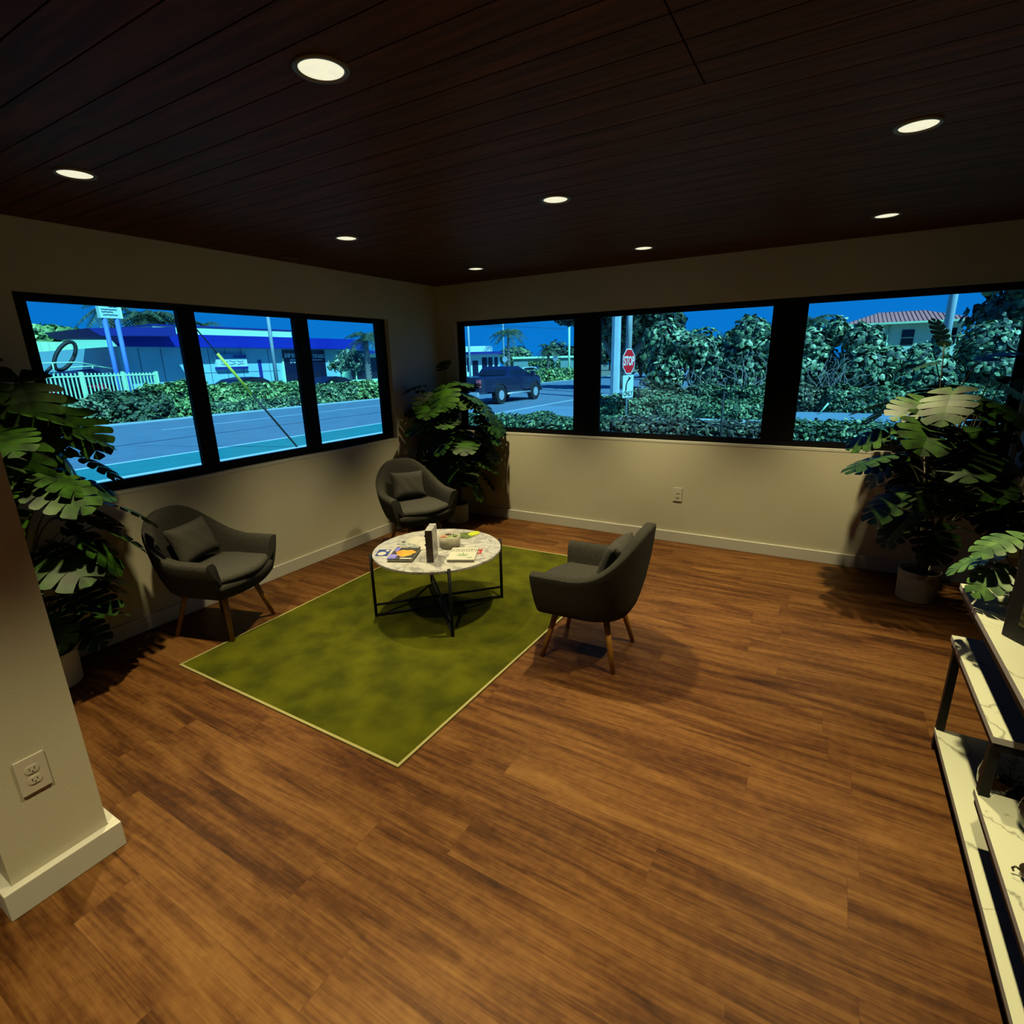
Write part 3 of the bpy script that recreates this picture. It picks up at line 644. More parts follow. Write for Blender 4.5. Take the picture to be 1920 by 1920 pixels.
# ================================================================== SHELF STAND
SX, SZ = 4.34, 0.74
sh = thing('shelf_stand', 'staggered white marble shelf stand with black metal frame at right edge', 'shelf', (SX, -2.17, 0))
def slab(y0, y1, z, name='shelf', d=0.36, th=0.022):
    b = MB(); b.box(0, d, y0 + 2.17, y1 + 2.17, z - th, z, 0)
    b.m[-6:] = [1, 0, 1, 1, 1, 1]
    o = b.build(name, [M_quartz, M_shelfedge], sh)
    b = MB(); b.box(0.006, d - 0.006, y0 + 2.176, y1 + 2.164, z - th - 0.028, z - th); b.build('shelf_rail', M_blackmetal, sh); return o
slab(-4.75, -2.165, SZ, 'top_shelf'); slab(-2.925, -2.205, 0.52); slab(-4.15, -2.875, 0.285); slab(-4.75, -2.262, 0.10)
def post(y, z0, z1, x=0.0, w=0.028, d=0.028): b = MB(); b.box(x, x + w, y + 2.17 - d / 2, y + 2.17 + d / 2, z0, z1); b.build('post', M_blackmetal, sh)
for x in (0.004, 0.328):
    post(-2.262, 0.0, 0.47 if x < 0.1 else SZ - 0.05, x); post(-2.892, 0.285, 0.47, x); post(-4.10, 0.05, SZ - 0.05, x); post(-4.70, 0.0, SZ - 0.05, x)

# glass vase with monstera leaves on the top shelf
vs_ = thing('leaf_vase', 'clear glass vase of monstera leaves on the top marble shelf', 'plant', (4.462, -2.345, SZ + 0.001))
b = MB(); b.lathe([(0.0, 0.0), (0.045, 0.0), (0.048, 0.004), (0.050, 0.135), (0.046, 0.135), (0.044, 0.012), (0.0, 0.010)], seg=28); b.build('vase', M_clear, vs_)
rnd = random.Random(21); bl = MB(); bp = MB()
for (dx, dy, z, hd, pt, L) in [(-0.02, 0.0, 0.275, 200, -15, 0.15), (0.04, 0.03, 0.25, 20, -20, 0.16), (-0.06, 0.03, 0.19, 170, -22, 0.17), (-0.05, -0.05, 0.16, 215, -30, 0.14), (0.05, -0.06, 0.16, -60, -30, 0.15), (0.02, 0.09, 0.20, 100, -15, 0.15), (0.07, 0.0, 0.17, -10, -30, 0.16)]:
    e = Vector((dx, dy, z)); P = [Vector((dx * 0.1, dy * 0.1, 0.015)), Vector((dx * 0.25, dy * 0.25, 0.13)), e * 0.8 + Vector((0, 0, 0.05)), e]
    bp.tube(P, 0.003, 5); h = math.radians(hd); q = math.radians(pt)
    monstera_leaf(bl, e, (math.cos(h) * math.cos(q), math.sin(h) * math.cos(q), math.sin(q)), (0, 0, 1), L, 0, droop=0.3, cup=0.1)
bl.build('foliage', mat('fresh_leaf', (0.012, 0.045, 0.006), 0.45, col2=(0.06, 0.13, 0.02), scale=20), vs_); bp.build('stems', M_stem, vs_)
# black framed moss picture standing on the shelf
fp = thing('framed_picture', 'black framed moss picture standing on the top marble shelf', 'picture', (4.376, -2.632, SZ + 0.001), math.radians(-57))
b = MB(); b.bevbox(0, 0.34, 0, 0.028, 0, 0.42, 0.003); b.build('frame', mat('matte_black_frame', (0.003, 0.003, 0.003), 0.7), fp)
b = MB(); b.box(0.05, 0.29, -0.002, 0.0, 0.06, 0.36); b.build('moss_picture', mat('moss_art', (0.02, 0.015, 0.005), 0.9, col2=(0.16, 0.15, 0.04), scale=60), fp)
# glass globes with succulents
def globe(x, y, z, s, lab, dark):
    t = thing('glass_terrarium', lab, 'terrarium', (x, y, z), 0, 'glass terrariums on the shelf stand')
    b = MB(); pr = [(0.0, 0.0), (0.026, 0.0), (0.043, 0.012), (0.054, 0.035), (0.056, 0.060), (0.050, 0.085), (0.040, 0.104), (0.038, 0.104), (0.048, 0.085), (0.054, 0.060), (0.052, 0.036), (0.041, 0.014), (0.0, 0.004)]
    b.lathe([(r * s, h * s) for r, h in pr], seg=32); b.build('globe', M_clear, t)
    b = MB(); b.lathe([(0.0, 0.006 * s), (0.038 * s, 0.014 * s), (0.049 * s, 0.033 * s), (0.0, 0.038 * s)], seg=24); b.build('soil', M_soil, t)
    b = MB(); rosette(b, Vector((0, 0, 0.036 * s)), 0.040 * s, 0, 3)
    for k in range(9):
        a = k * 0.7; d = Vector((math.cos(a), math.sin(a), 0)); c = Vector((0, 0, 0.036 * s)); sd = Vector((-d.y, d.x, 0)) * 0.004
        b.add([c + sd, c - sd, c + d * 0.034 * s + Vector((0, 0, 0.040 * s))], [(0, 1, 2)], 0)
    b.build('succulent', dark, t)
M_sdark = mat('dark_succulent', (0.012, 0.022, 0.008), 0.5)
globe(4.495, -2.64, 0.1005, 1.6, 'round glass terrarium with dark succulent on the bottom marble shelf', M_sdark)
globe(4.470, -3.010, 0.2865, 1.1, 'second glass terrarium cut by the right edge of the picture', M_sdark)
cand = thing('small_dish', 'small dark curled metal dish on the lower marble shelf at right edge', 'dish', (4.41, -3.215, 0.2865))
b = MB(); b.lathe([(0.0, 0.0), (0.016, 0.0), (0.030, 0.010), (0.036, 0.026), (0.033, 0.026), (0.027, 0.012), (0.0, 0.004)], seg=24); b.build('bowl', mat('dark_bronze', (0.05, 0.035, 0.02), 0.4, metal=0.6), cand)
b = MB(); b.tube([(-0.034, 0, 0.024), (-0.044, 0, 0.030), (-0.050, 0, 0.022), (-0.046, 0, 0.014)], 0.003, 6); b.build('handle', MATS['dark_bronze'], cand)
#EXTERIOR
# ================================================================== OUTSIDE
M_asph = mat('asphalt', (0.13, 0.20, 0.27), 0.9, var=0.07, scale=1.5)
M_asph2 = mat('asphalt_light', (0.17, 0.27, 0.35), 0.9, var=0.06, scale=0.6)
M_conc = mat('pale_concrete', (0.38, 0.50, 0.52), 0.85, var=0.06, scale=1.0)
M_bike = mat('green_lane_paint', (0.02, 0.23, 0.24), 0.8, var=0.06, scale=2)
M_line = mat('road_line_paint', (0.50, 0.60, 0.60), 0.8)
M_crack = mat('tar_seam', (0.03, 0.05, 0.10), 0.8)
M_dirt = mat('verge_grass', (0.16, 0.17, 0.12), 0.95, col2=(0.24, 0.25, 0.18), scale=3)
b = MB(); b.box(-160, 120, -60, 180, G - 0.10, G - 0.02); struct(b.build('ground', M_dirt))
b = MB(); b.box(-17.35, -6.7, -40, 120, G - 0.02, G); b.box(-6.7, -4.4, 15.2, 120, G - 0.02, G)
struct(b.build('ground_road', M_asph))
b = MB(); b.box(-6.7, 60, 11.9, 15.2, G - 0.02, G); b.box(-6.7, -2.2, 5.0, 11.9, G - 0.02, G); struct(b.build('ground_side_street', M_asph2))
b = MB(); b.box(-2.2, 60, 10.9, 11.9, G - 0.02, G + 0.02); struct(b.build('ground_sidewalk', M_conc))
b = MB(); b.box(-17.75, -17.35, -40, 120, G - 0.02, G + 0.04); struct(b.build('trim_2', M_conc))
b = MB(); b.box(-29.5, -21.0, -10, 45, G - 0.02, G + 0.01); struct(b.build('ground_parking', M_asph2))
def paint(lab, cat, boxes, m, name):
    b = MB()
    for (x0, x1, y0, y1) in boxes: b.box(x0, x1, y0, y1, G, G + 0.004)
    return tag(b.build(name, m), lab, cat)
paint('green painted bike lane along the near side of the road', 'bike lane', [(-8.45, -6.9, -20, 9.2)], M_bike, 'bike_lane')
paint('pale line on the road side of the green bike lane', 'road line', [(-8.60, -8.46, -20, 9.2)], M_line, 'road_line')
paint('pale line at the near kerb of the green bike lane', 'road line', [(-6.89, -6.70, -20, 9.2)], M_line, 'road_line')
paint('pale line ahead of the pickup truck on the near road side', 'road line', [(-6.68, -6.55, 9.3, 60)], M_line, 'road_line')
paint('dark tar seam running along the middle of the road', 'road seam', [(-11.5, -11.42, -10, 14)], M_crack, 'tar_seam')
paint('faint pale lane line on the far half of the road', 'road line', [(-14.2, -14.13, 4, 30)], M_line, 'road_line')

LEAFM = {}
def leafmats(name, dark, mid, light):
    return [mat(name + '_dark', dark, 0.6), mat(name + '_mid', mid, 0.55), mat(name + '_light', light, 0.5)]
L_hedge = leafmats('hedge_leaf', (0.035, 0.07, 0.035), (0.12, 0.21, 0.07), (0.34, 0.44, 0.18))
L_bright = leafmats('bright_hedge_leaf', (0.05, 0.11, 0.03), (0.20, 0.34, 0.08), (0.50, 0.60, 0.20))
L_dark = leafmats('dark_leaf', (0.02, 0.035, 0.02), (0.05, 0.085, 0.035), (0.11, 0.17, 0.06))
L_grape = leafmats('sea_grape_leaf', (0.035, 0.06, 0.035), (0.13, 0.22, 0.09), (0.42, 0.50, 0.26))
L_mound = leafmats('mound_leaf', (0.08, 0.10, 0.05), (0.20, 0.27, 0.12), (0.32, 0.38, 0.18))
L_rust = leafmats('rusty_hedge_leaf', (0.04, 0.04, 0.025), (0.13, 0.14, 0.06), (0.30, 0.28, 0.15))
M_twig = mat('pale_twig', (0.30, 0.28, 0.25), 0.8); M_trunk = mat('grey_bark', (0.20, 0.19, 0.16), 0.9, var=0.3, scale=12)
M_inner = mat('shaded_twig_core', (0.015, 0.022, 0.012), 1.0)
def leaf_faces(b, p, nrm, s, mi, rnd):
    a = Vector((rnd.uniform(-1, 1), rnd.uniform(-1, 1), rnd.uniform(-1, 1))); t = nrm.cross(a)
    if t.length < 1e-4: return
    t.normalize(); u = nrm.cross(t); s2 = s * 0.62
    q = nrm * (s * 0.22)
    b.add([p - t * s, p - t * s * 0.45 + u * s2, p + t * s * 0.5 + u * s2 * 0.9, p + t * s, p + t * s * 0.5 - u * s2 * 0.9, p - t * s * 0.45 - u * s2, p + q], [(0, 6, 5), (0, 1, 6), (1, 2, 6), (2, 3, 6), (3, 4, 6), (4, 5, 6)], mi, False)
def pick(rnd, w=(0.38, 0.42, 0.20)):
    r = rnd.random(); return 0 if r < w[0] else (1 if r < w[0] + w[1] else 2)
def blob(b, c, r, n, s, rnd, w=(0.38, 0.42, 0.20), shell=0.45, rough=0.25):
    """leaves scattered through the outer part of a lumpy ellipsoid"""
    for i in range(n):
        v = Vector((rnd.gauss(0, 1), rnd.gauss(0, 1), rnd.gauss(0, 1)))
        if v.length < 1e-3: continue
        v.normalize(); k = 1 - shell * rnd.random() ** 1.6 + rough * noise.noise(v * 2.2 + Vector(c) * 0.7)
        p = Vector((c[0] + v.x * r[0] * k, c[1] + v.y * r[1] * k, c[2] + v.z * r[2] * k))
        if p.z < G: continue
        nn = (v + Vector((rnd.uniform(-.7, .7), rnd.uniform(-.7, .7), rnd.uniform(-.3, .9)))).normalized()
        leaf_faces(b, p, nn, s * rnd.uniform(0.7, 1.25), pick(rnd, w), rnd)
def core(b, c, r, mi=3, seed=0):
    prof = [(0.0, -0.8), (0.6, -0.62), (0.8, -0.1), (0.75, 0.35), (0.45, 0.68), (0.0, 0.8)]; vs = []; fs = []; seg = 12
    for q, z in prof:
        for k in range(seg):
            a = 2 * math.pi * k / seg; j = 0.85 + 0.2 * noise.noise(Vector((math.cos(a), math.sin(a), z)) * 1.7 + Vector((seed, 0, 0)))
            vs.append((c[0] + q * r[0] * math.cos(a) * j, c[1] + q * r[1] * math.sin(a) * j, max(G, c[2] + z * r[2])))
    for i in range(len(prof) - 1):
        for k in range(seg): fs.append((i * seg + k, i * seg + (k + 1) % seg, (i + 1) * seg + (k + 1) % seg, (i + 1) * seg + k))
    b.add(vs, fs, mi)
def hedge(lab, x0, x1, y0, y1, h, n, s, mats, seed, w=(0.35, 0.42, 0.23), rough=0.12, group=None, round_=0.0, base=G):
    """clipped or loose hedge: leaves on the top and sides of a bumpy block over a dark twig core"""
    rnd = random.Random(seed); b = MB(); i = 0.12
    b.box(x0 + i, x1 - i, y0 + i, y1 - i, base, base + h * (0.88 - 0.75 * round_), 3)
    A = [(x1 - x0) * (y1 - y0) * 1.2, (x1 - x0) * h, (x1 - x0) * h * 0.3, (y1 - y0) * h, (y1 - y0) * h]; T = sum(A)
    for k in range(n):
        q = rnd.random() * T; u, v = rnd.random(), rnd.random(); f = 0
        while q > A[f] and f < 4: q -= A[f]; f += 1
        top = h * (1 - round_ * ((2 * u - 1) ** 2)) if f < 3 else h * (1 - round_)
        if f == 0: p = Vector((x0 + u * (x1 - x0), y0 + v * (y1 - y0), base + top)); nn = Vector((0, 0, 1))
        elif f == 1: p = Vector((x0 + u * (x1 - x0), y0, base + v * top)); nn = Vector((0, -1, 0.3))
        elif f == 2: p = Vector((x0 + u * (x1 - x0), y1, base + v * top)); nn = Vector((0, 1, 0.3))
        elif f == 3: p = Vector((x1, y0 + u * (y1 - y0), base + v * top)); nn = Vector((1, 0, 0.3))
        else: p = Vector((x0, y0 + u * (y1 - y0), base + v * top)); nn = Vector((-1, 0, 0.3))
        dsp = noise.noise(p * 1.6 + Vector((seed, 0, 0))) * rough * 2.2 + rnd.uniform(-0.05, 0.05)
        p += nn * dsp
        if p.z < base + 0.01: p.z = base + 0.02
        nn = (nn + Vector((rnd.uniform(-.8, .8), rnd.uniform(-.8, .8), rnd.uniform(-.3, .9)))).normalized()
        leaf_faces(b, p, nn, s * rnd.uniform(0.7, 1.25), pick(rnd, w), rnd)
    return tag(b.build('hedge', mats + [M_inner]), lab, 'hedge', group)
def tree(name, lab, x, y, blobs, n, s, mats, seed, trunk=None, cat='tree', group=None, w=(0.38, 0.42, 0.20), tr=0.15, shell=0.45):
    t = thing(name, lab, cat, (x, y, G), 0, group); rnd = random.Random(seed); b = MB(); tot = sum(q[3] * q[4] + q[4] * q[5] + q[3] * q[5] for q in blobs)
    for (dx, dy, z, rx, ry, rz) in blobs:
        k = int(n * (rx * ry + ry * rz + rx * rz) / tot); c = (dx, dy, z)
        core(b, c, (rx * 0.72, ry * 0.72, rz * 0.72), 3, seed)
        for i in range(k):
            v = Vector((rnd.gauss(0, 1), rnd.gauss(0, 1), rnd.gauss(0, 1))).normalized(); kk = 1 - shell * rnd.random() ** 1.6 + 0.28 * noise.noise(v * 2.4 + Vector((dx + seed, dy, z)) * 0.7)
            p = Vector((dx + v.x * rx * kk, dy + v.y * ry * kk, z + v.z * rz * kk))
            if p.z < 0.02: continue
            nn = (v + Vector((rnd.uniform(-.7, .7), rnd.uniform(-.7, .7), rnd.uniform(-.3, .9)))).normalized()
            leaf_faces(b, p, nn, s * rnd.uniform(0.7, 1.25), pick(rnd, w), rnd)
    b.build('foliage', mats + [M_inner], t)
    if trunk is None: trunk = [(0, 0, 0), (0.05, 0, blobs[0][2] * 0.5), (0.0, 0.05, blobs[0][2])]
    for k, pts in enumerate(trunk if isinstance(trunk[0][0], (list, tuple)) else [trunk]):
        b = MB(); m_ = len(pts); b.tube(pts, [tr * (1 - 0.5 * i / max(1, m_ - 1)) for i in range(m_)], 8); b.build('trunk', M_trunk, t)
    return t
def palm(lab, x, y, h, R, nf, seed, mats, tr=0.14, lean=0.0, wid=0.5, up=0.9, cat='palm tree'):
    t = thing('palm_tree', lab, cat, (x, y, G), 0, 'palm trees across the street'); rnd = random.Random(seed)
    b = MB(); pts = [(lean * (i / 5) ** 2, 0, h * i / 5) for i in range(6)]; b.tube(pts, [tr * (1.25 - 0.45 * i / 5) for i in range(6)], 8); b.build('trunk', M_trunk, t)
    b = MB(); top = Vector((lean, 0, h))
    for k in range(nf):
        a = 2 * math.pi * k / nf + rnd.uniform(-.2, .2); el = rnd.uniform(-0.25, up); d = Vector((math.cos(a), math.sin(a), 0)); L = R * rnd.uniform(0.85, 1.1)
        P = []
        for i in range(9):
            u = i / 8; P.append(top + d * (L * u * math.cos(el * (1 - u * 0.5))) + Vector((0, 0, L * (math.sin(el) * u - 0.75 * u * u))))
        b.tube(P, [0.02 * R / 1.5 * (1 - 0.8 * i / 8) for i in range(9)], 4, 1)
        for i in range(1, 9):
            for j in (0.0, 0.5):
                p = P[i - 1].lerp(P[i], j); u = (i - 1 + j) / 8; ll = wid * R * 0.55 * (math.sin(math.pi * (0.12 + 0.85 * u)) ** 0.7)
                tan = (P[i] - P[i - 1]).normalized(); sd = tan.cross(Vector((0, 0, 1))).normalized()
                for s in (1, -1):
                    q = p + sd * s * ll * 0.85 + tan * ll * 0.45 + Vector((0, 0, -ll * rnd.uniform(0.25, 0.6)))
                    w_ = tan * 0.028 * R
                    b.add([p - w_, p + w_, q], [(0, 1, 2)], rnd.choice((0, 1, 1, 2)), False)
    b.build('fronds', mats, t); return t
M_pole = mat('pale_pole_paint', (0.42, 0.55, 0.58), 0.7, var=0.06, scale=3); M_woodpole = mat('weathered_pole_wood', (0.40, 0.46, 0.44), 0.85, var=0.35, scale=6, stretch=(1, 1, 0.15))
def pole(lab, x, y, h, r, m, name='street_pole', seg=12, arm=None, cat='pole', group=None):
    t = thing(name, lab, cat, (x, y, G), 0, group)
    b = MB(); b.tube([(0, 0, 0), (0, 0, h)], [r, r * 0.85], seg, smooth=seg > 8); b.build('shaft', m, t)
    b = MB(); b.tube([(0, 0, 0), (0, 0, 0.08)], [r * 1.5, r * 1.4], 12); b.build('base', m, t)
    if arm:
        b = MB(); b.tube([(0, 0, h - 0.2), (arm[0] * 0.5, arm[1] * 0.5, h + 0.15), (arm[0], arm[1], h + 0.2)], r * 0.5, 6); b.build('arm', m, t)
    return t

# ---- across the main road, through the left window
M_white = MATS['white_card']
M_stucco = mat('pale_aqua_stucco', (0.30, 0.60, 0.62), 0.85, var=0.05, scale=1.2); M_parapet = mat('parapet_white', (0.55, 0.88, 0.52), 0.8)
M_royal = mat('royal_blue_fascia', (0.006, 0.018, 0.34), 0.55); M_royald = mat('navy_blue_fascia', (0.012, 0.020, 0.22), 0.6); M_dglass = mat('dark_shop_glass', (0.008, 0.010, 0.035), 0.25)
M_seam = mat('wall_seam', (0.10, 0.20, 0.26), 0.9)
sp_ = thing('marine_shop', 'low pale shop with royal blue fascia across the street', 'building', (-30, 18, G))
def P_(name, boxes, m, parent=sp_, ox=-30, oy=18):
    b = MB()
    for (x0, x1, y0, y1, z0, z1) in boxes: b.box(x0 - ox, x1 - ox, y0 - oy, y1 - oy, z0 - G, z1 - G)
    return b.build(name, m, parent)
P_('wall', [(-42, -30, 10.4, 25.9, G, 3.0)], M_stucco)
P_('parapet', [(-41, -30.3, 12.6, 22.0, 3.0, 4.2), (-41, -30.6, 22.0, 26, 3.0, 3.6)], M_parapet)
P_('parapet_cap', [(-41.1, -30.25, 12.55, 22.05, 4.18, 4.26)], M_royald)
b = MB(); b.add([(x + 30, y - 18, z - G) for x, y, z in [(-29.2, 10.6, 2.98), (-29.2, 28.1, 2.93), (-29.2, 28.5, 3.68), (-29.2, 10.1, 3.68), (-30.3, 10.6, 2.98), (-30.3, 28.1, 2.93), (-30.3, 28.5, 3.68), (-30.3, 10.1, 3.68)]], [(0, 1, 2, 3), (7, 6, 5, 4), (4, 5, 1, 0), (3, 2, 6, 7), (0, 3, 7, 4), (1, 5, 6, 2)]); b.build('fascia', M_royal, sp_)
b = MB(); b.add([(x + 30, y - 18, z - G) for x, y, z in [(-28.0, 8.9, 3.42), (-28.0, 12.6, 3.50), (-28.0, 12.6, 3.98), (-28.0, 8.4, 3.76), (-33, 8.9, 3.42), (-33, 12.6, 3.50), (-33, 12.6, 3.98), (-33, 8.4, 3.76)]], [(0, 1, 2, 3), (7, 6, 5, 4), (4, 5, 1, 0), (3, 2, 6, 7), (0, 3, 7, 4), (1, 5, 6, 2)]); b.build('canopy', M_royald, sp_)
P_('wall_seams', [(-30, -29.985, yy, yy + 0.04, 0.0, 2.9) for yy in (11.4, 12.6, 14.0, 15.4, 16.5, 17.6, 19.6)] + [(-30, -29.985, 14.0, 20.4, 1.45, 1.48)], M_seam)
dw = P_('shop_window', [(-30.0, -29.97, 20.75, 24.5, 0.0, 2.88)], M_dglass); P_('door_strip', [(-30.0, -29.97, 18.75, 19.0, 0.3, 2.2)], M_royald)
P_('frame_post', [(-30.0, -29.9, 20.62, 20.75, 0, 2.3)], M_parapet); P_('pillar', [(-30.0, -29.2, 26.0, 26.3, 0, 2.95)], M_parapet)
RX = (0, 1, 0)
M_sgn = mat('sign_lettering', (0.60, 0.66, 0.66), 0.6)
def ft(s, size, y, z, m, al, sx, x=-29.955, off=0.0): return text('lettering', s, size, m, sp_, frame((x + 30, y - 18, z - G), RX) @ Matrix.Diagonal((sx, 1, 1, 1)), align=al, extrude=0.004, bold=off)
ft('SHIP SHOP', 0.40, 20.90, 2.47, M_sgn, 'LEFT', 0.66, off=0.012); ft('STORE', 0.38, 21.30, 2.08, M_sgn, 'LEFT', 0.70, off=0.012); ft('737-0423', 0.36, 24.42, 2.42, M_sgn, 'RIGHT', 0.78, off=0.010)
P_('script_line', [(-29.97, -29.95, 23.1, 24.2, 2.14, 2.19)], M_sgn)
sg = thing('wall_sign', 'white painted wall sign reading MARINE on the shop front', 'sign', (-29.94, 16.77, 1.80))
b = MB(); b.box(-0.04, 0.16, -1.06, 1.06, 0, 0.78); b.build('board', mat('sign_board_white', (0.52, 0.78, 0.70), 0.6), sg)
b = MB(); b.box(-0.04, 0.17, -1.08, 1.08, -0.16, 0.0); b.build('painted_shadow', M_royald, sg)  # navy strip stands in for the shade below the board
b = MB(); b.box(0.16, 0.166, -1.06, 1.06, 0.50, 0.78); b.build('header', mat('sign_header_blue', (0.10, 0.30, 0.50), 0.6), sg)
text('lettering', 'MARINE', 0.25, M_royald, sg, frame((0.168, 0.58, 0.63), RX), extrude=0.003, bold=0.012)
for q, z0 in enumerate((0.33, 0.16)):
    for k in range(3):
        b = MB(); b.tube([(0.163, -0.75 + k * 0.55 + 0.09 * i, z0 + 0.035 * math.sin(i * 1.1 + k + q * 2)) for i in range(6)], 0.018, 5); b.build('script_stroke', M_royald, sg)
# second shop to the right
s2 = thing('side_shop', 'low shop with dark glass front behind the street palm', 'building', (-31, 29, G))
def Q_(name, boxes, m):
    b = MB()
    for (x0, x1, y0, y1, z0, z1) in boxes: b.box(x0 + 31, x1 + 31, y0 - 29, y1 - 29, z0 - G, z1 - G)
    return b.build(name, m, s2)
Q_('wall', [(-36, -31, 26.3, 35, G, 2.9)], M_stucco); Q_('roof', [(-36.5, -29.7, 26.4, 35.5, 2.62, 2.86)], M_royald); Q_('beam', [(-30.9, -30.1, 26.4, 35, 2.38, 2.62)], M_parapet)
for yy in (27.1, 30.2): Q_('window', [(-31, -30.96, yy, yy + 2.7, 0.55, 2.3)], M_dglass)
Q_('sill', [(-31, -30.2, 26.5, 34, 0.30, 0.52)], M_parapet)
for yy in (28.4, 29.9, 31.5): Q_('frame_post', [(-30.96, -30.9, yy, yy + 0.09, 0.5, 2.4)], M_parapet)
# white roofed low building and trees far left
lb = thing('low_white_building', 'low white corrugated building behind the boats', 'building', (-46, 15, G))
b = MB(); b.box(-5, 0, -6, 8, 0, 2.7); b.build('wall', M_stucco, lb)
b = MB(); b.box(-5.5, 0.4, -6.2, 8.2, 2.7, 4.0)
for k in range(28): b.box(0.4, 0.45, -6.1 + k * 0.5, -5.95 + k * 0.5, 2.72, 3.98)
b.build('roof', M_parapet, lb)
tree('leafy_tree', 'bushy green tree behind the low white building, far left pane', -58, 18.5, [(0, -0.5, 4.7, 2.6, 3.0, 1.3), (0, 4.0, 4.4, 2.5, 3.0, 1.0), (0, -3.5, 3.8, 2.5, 2.4, 1.4), (0, 7, 4.2, 2.3, 2.4, 0.7)], 2600, 0.34, L_bright, 31, w=(0.4, 0.45, 0.15), group='trees across the street')
palm('coconut palm behind the pole sign in the left pane', -45, 17.2, 6.6, 2.4, 15, 41, L_dark, tr=0.22)
palm('dense palm right of the pole sign above the blue canopy', -43.5, 19.3, 5.9, 2.5, 34, 42, L_dark, tr=0.22)
palm('palm beside the first mullion above the blue roof', -44.2, 22.0, 5.7, 2.0, 15, 43, L_dark, tr=0.2)
palm('small palm tops above the white parapet in the middle pane', -46, 25.0, 5.6, 1.7, 13, 44, L_dark, tr=0.2)
# fence
fe = thing('picket_fence', 'white metal picket fence behind the hedge at far left', 'fence', (-21.5, 4.0, G))
b = MB(); y = -6.0
while y < 3.85: b.box(-0.02, 0.02, y, y + 0.042, 0.25, 1.86 - 0.018 * y - 0.07); y += 0.135
b.box(-0.03, 0.03, -6, 3.85, 0.45, 0.51); b.box(-0.03, 0.03, -6, 3.85, 1.62, 1.68); b.build('pickets', M_parapet, fe)
for yy in (-3.5, -0.9, 1.1, 2.55, 3.85): b = MB(); b.box(-0.05, 0.05, yy - 0.06, yy + 0.06, 0, 1.84 - 0.018 * yy); b.build('fence_post', M_parapet, fe)
# pole sign
ps = thing('pole_sign', 'lightbox sign on two blue posts behind the picket fence', 'sign', (-24, 7.68, G))
b = MB(); b.box(-0.15, 0.10, -0.42, 0.38, 4.06, 5.2); b.build('sign_box', mat('lightbox_white', (0.55, 0.80, 0.62), 0.6), ps)
b = MB(); b.box(-0.15, 0.09, 0.385, 0.47, 4.06, 5.2); b.build('box_edge', mat('lightbox_edge', (0.85, 0.90, 0.55), 0.6), ps)
for k, (z, a, c) in enumerate([(4.58, -0.05, 0.28), (4.42, -0.34, 0.26), (4.32, -0.34, 0.10), (4.20, -0.30, 0.26)]):
    b = MB(); b.tube([(0.105, a + (c - a) * i / 7, z + 0.012 * math.sin(i * 2.3 + k)) for i in range(8)], 0.022 if k else 0.05, 5); b.build('script_stroke', M_royald if k == 0 else M_seam, ps)
for yy in (-0.24, 0.24): b = MB(); b.tube([(0, yy, 0), (0, yy, 4.08)], 0.095, 10); b.build('post', mat('blue_post_paint', (0.10, 0.22, 0.62), 0.6), ps)
# boats on trailers behind the fence
def boat(lab, x, y, L, m, hz=1.0):
    t = thing('boat', lab, 'boat', (x, y, G)); b = MB(); vs = []; fs = []; n = 12
    for i in range(n + 1):
        u = i / n; wd = 0.85 * (1 - u ** 3); kz = hz - 0.55 + 0.35 * u ** 2; tz = hz + 0.25 * u ** 2
        for (a, z) in ((-1, tz), (-0.85, (tz + kz) / 2), (0, kz), (0.85, (tz + kz) / 2), (1, tz)): vs.append((a * wd, -L / 2 + L * u, z))
    for i in range(n):
        for j in range(4): fs.append((i * 5 + j, i * 5 + j + 1, (i + 1) * 5 + j + 1, (i + 1) * 5 + j))
        fs.append((i * 5 + 4, i * 5, (i + 1) * 5, (i + 1) * 5 + 4))
    fs.append((0, 4, 3, 2, 1)); b.add(vs, fs, 0, True); b.build('hull', m, t)
    b = MB(); b.tube([(0.7, -L / 2 + 0.3, hz + 0.05), (0.75, -L / 2 + 0.3, hz + 0.45), (0.75, L / 2 - 1.2, hz + 0.50), (0.3, L / 2 - 0.2, hz + 0.35)], 0.03, 6); b.tube([(0.75, 0, hz), (0.75, 0, hz + 0.48)], 0.03, 6); b.build('rail', M_parapet, t)
    b = MB(); b.box(-0.5, 0.5, -L / 2 + 0.4, L / 2 - 0.6, 0.30, 0.38)
    for yy in (-0.4, 0.4): b.tube([(-0.9, yy, 0.25), (0.9, yy, 0.25)], 0.25, 12)
    b.build('trailer', M_ink, t); return t
boat('dark hulled boat behind the picket fence at the far left', -27, 6.0, 4.2, mat('dark_hull', (0.02, 0.03, 0.10), 0.4), 1.75)
boat('white railed boat behind the fence below the white roof', -29.3, 8.45, 2.6, mat('teal_hull', (0.05, 0.14, 0.18), 0.4), 1.60)
dk = thing('boat_canopy_hoop', 'dark oval hoop frame rising over the dark boat', 'frame', (-26.6, 6.45, 1.62))
b = MB(); pts = []
for i in range(25):
    a = 2 * math.pi * i / 24; pts.append((0, 0.22 + 0.42 * math.cos(a) * 0.85 + 0.33 * math.sin(a), 0.80 + 0.62 * math.sin(a)))
b.tube(pts, 0.085, 6); b.tube([(0, -0.75, 0.0), (0, -0.25, 0.45)], 0.07, 6); b.tube([(0, -0.75, 0.0), (0, 0.7, 0.12)], 0.05, 6); b.build('hoop', M_ink, dk)

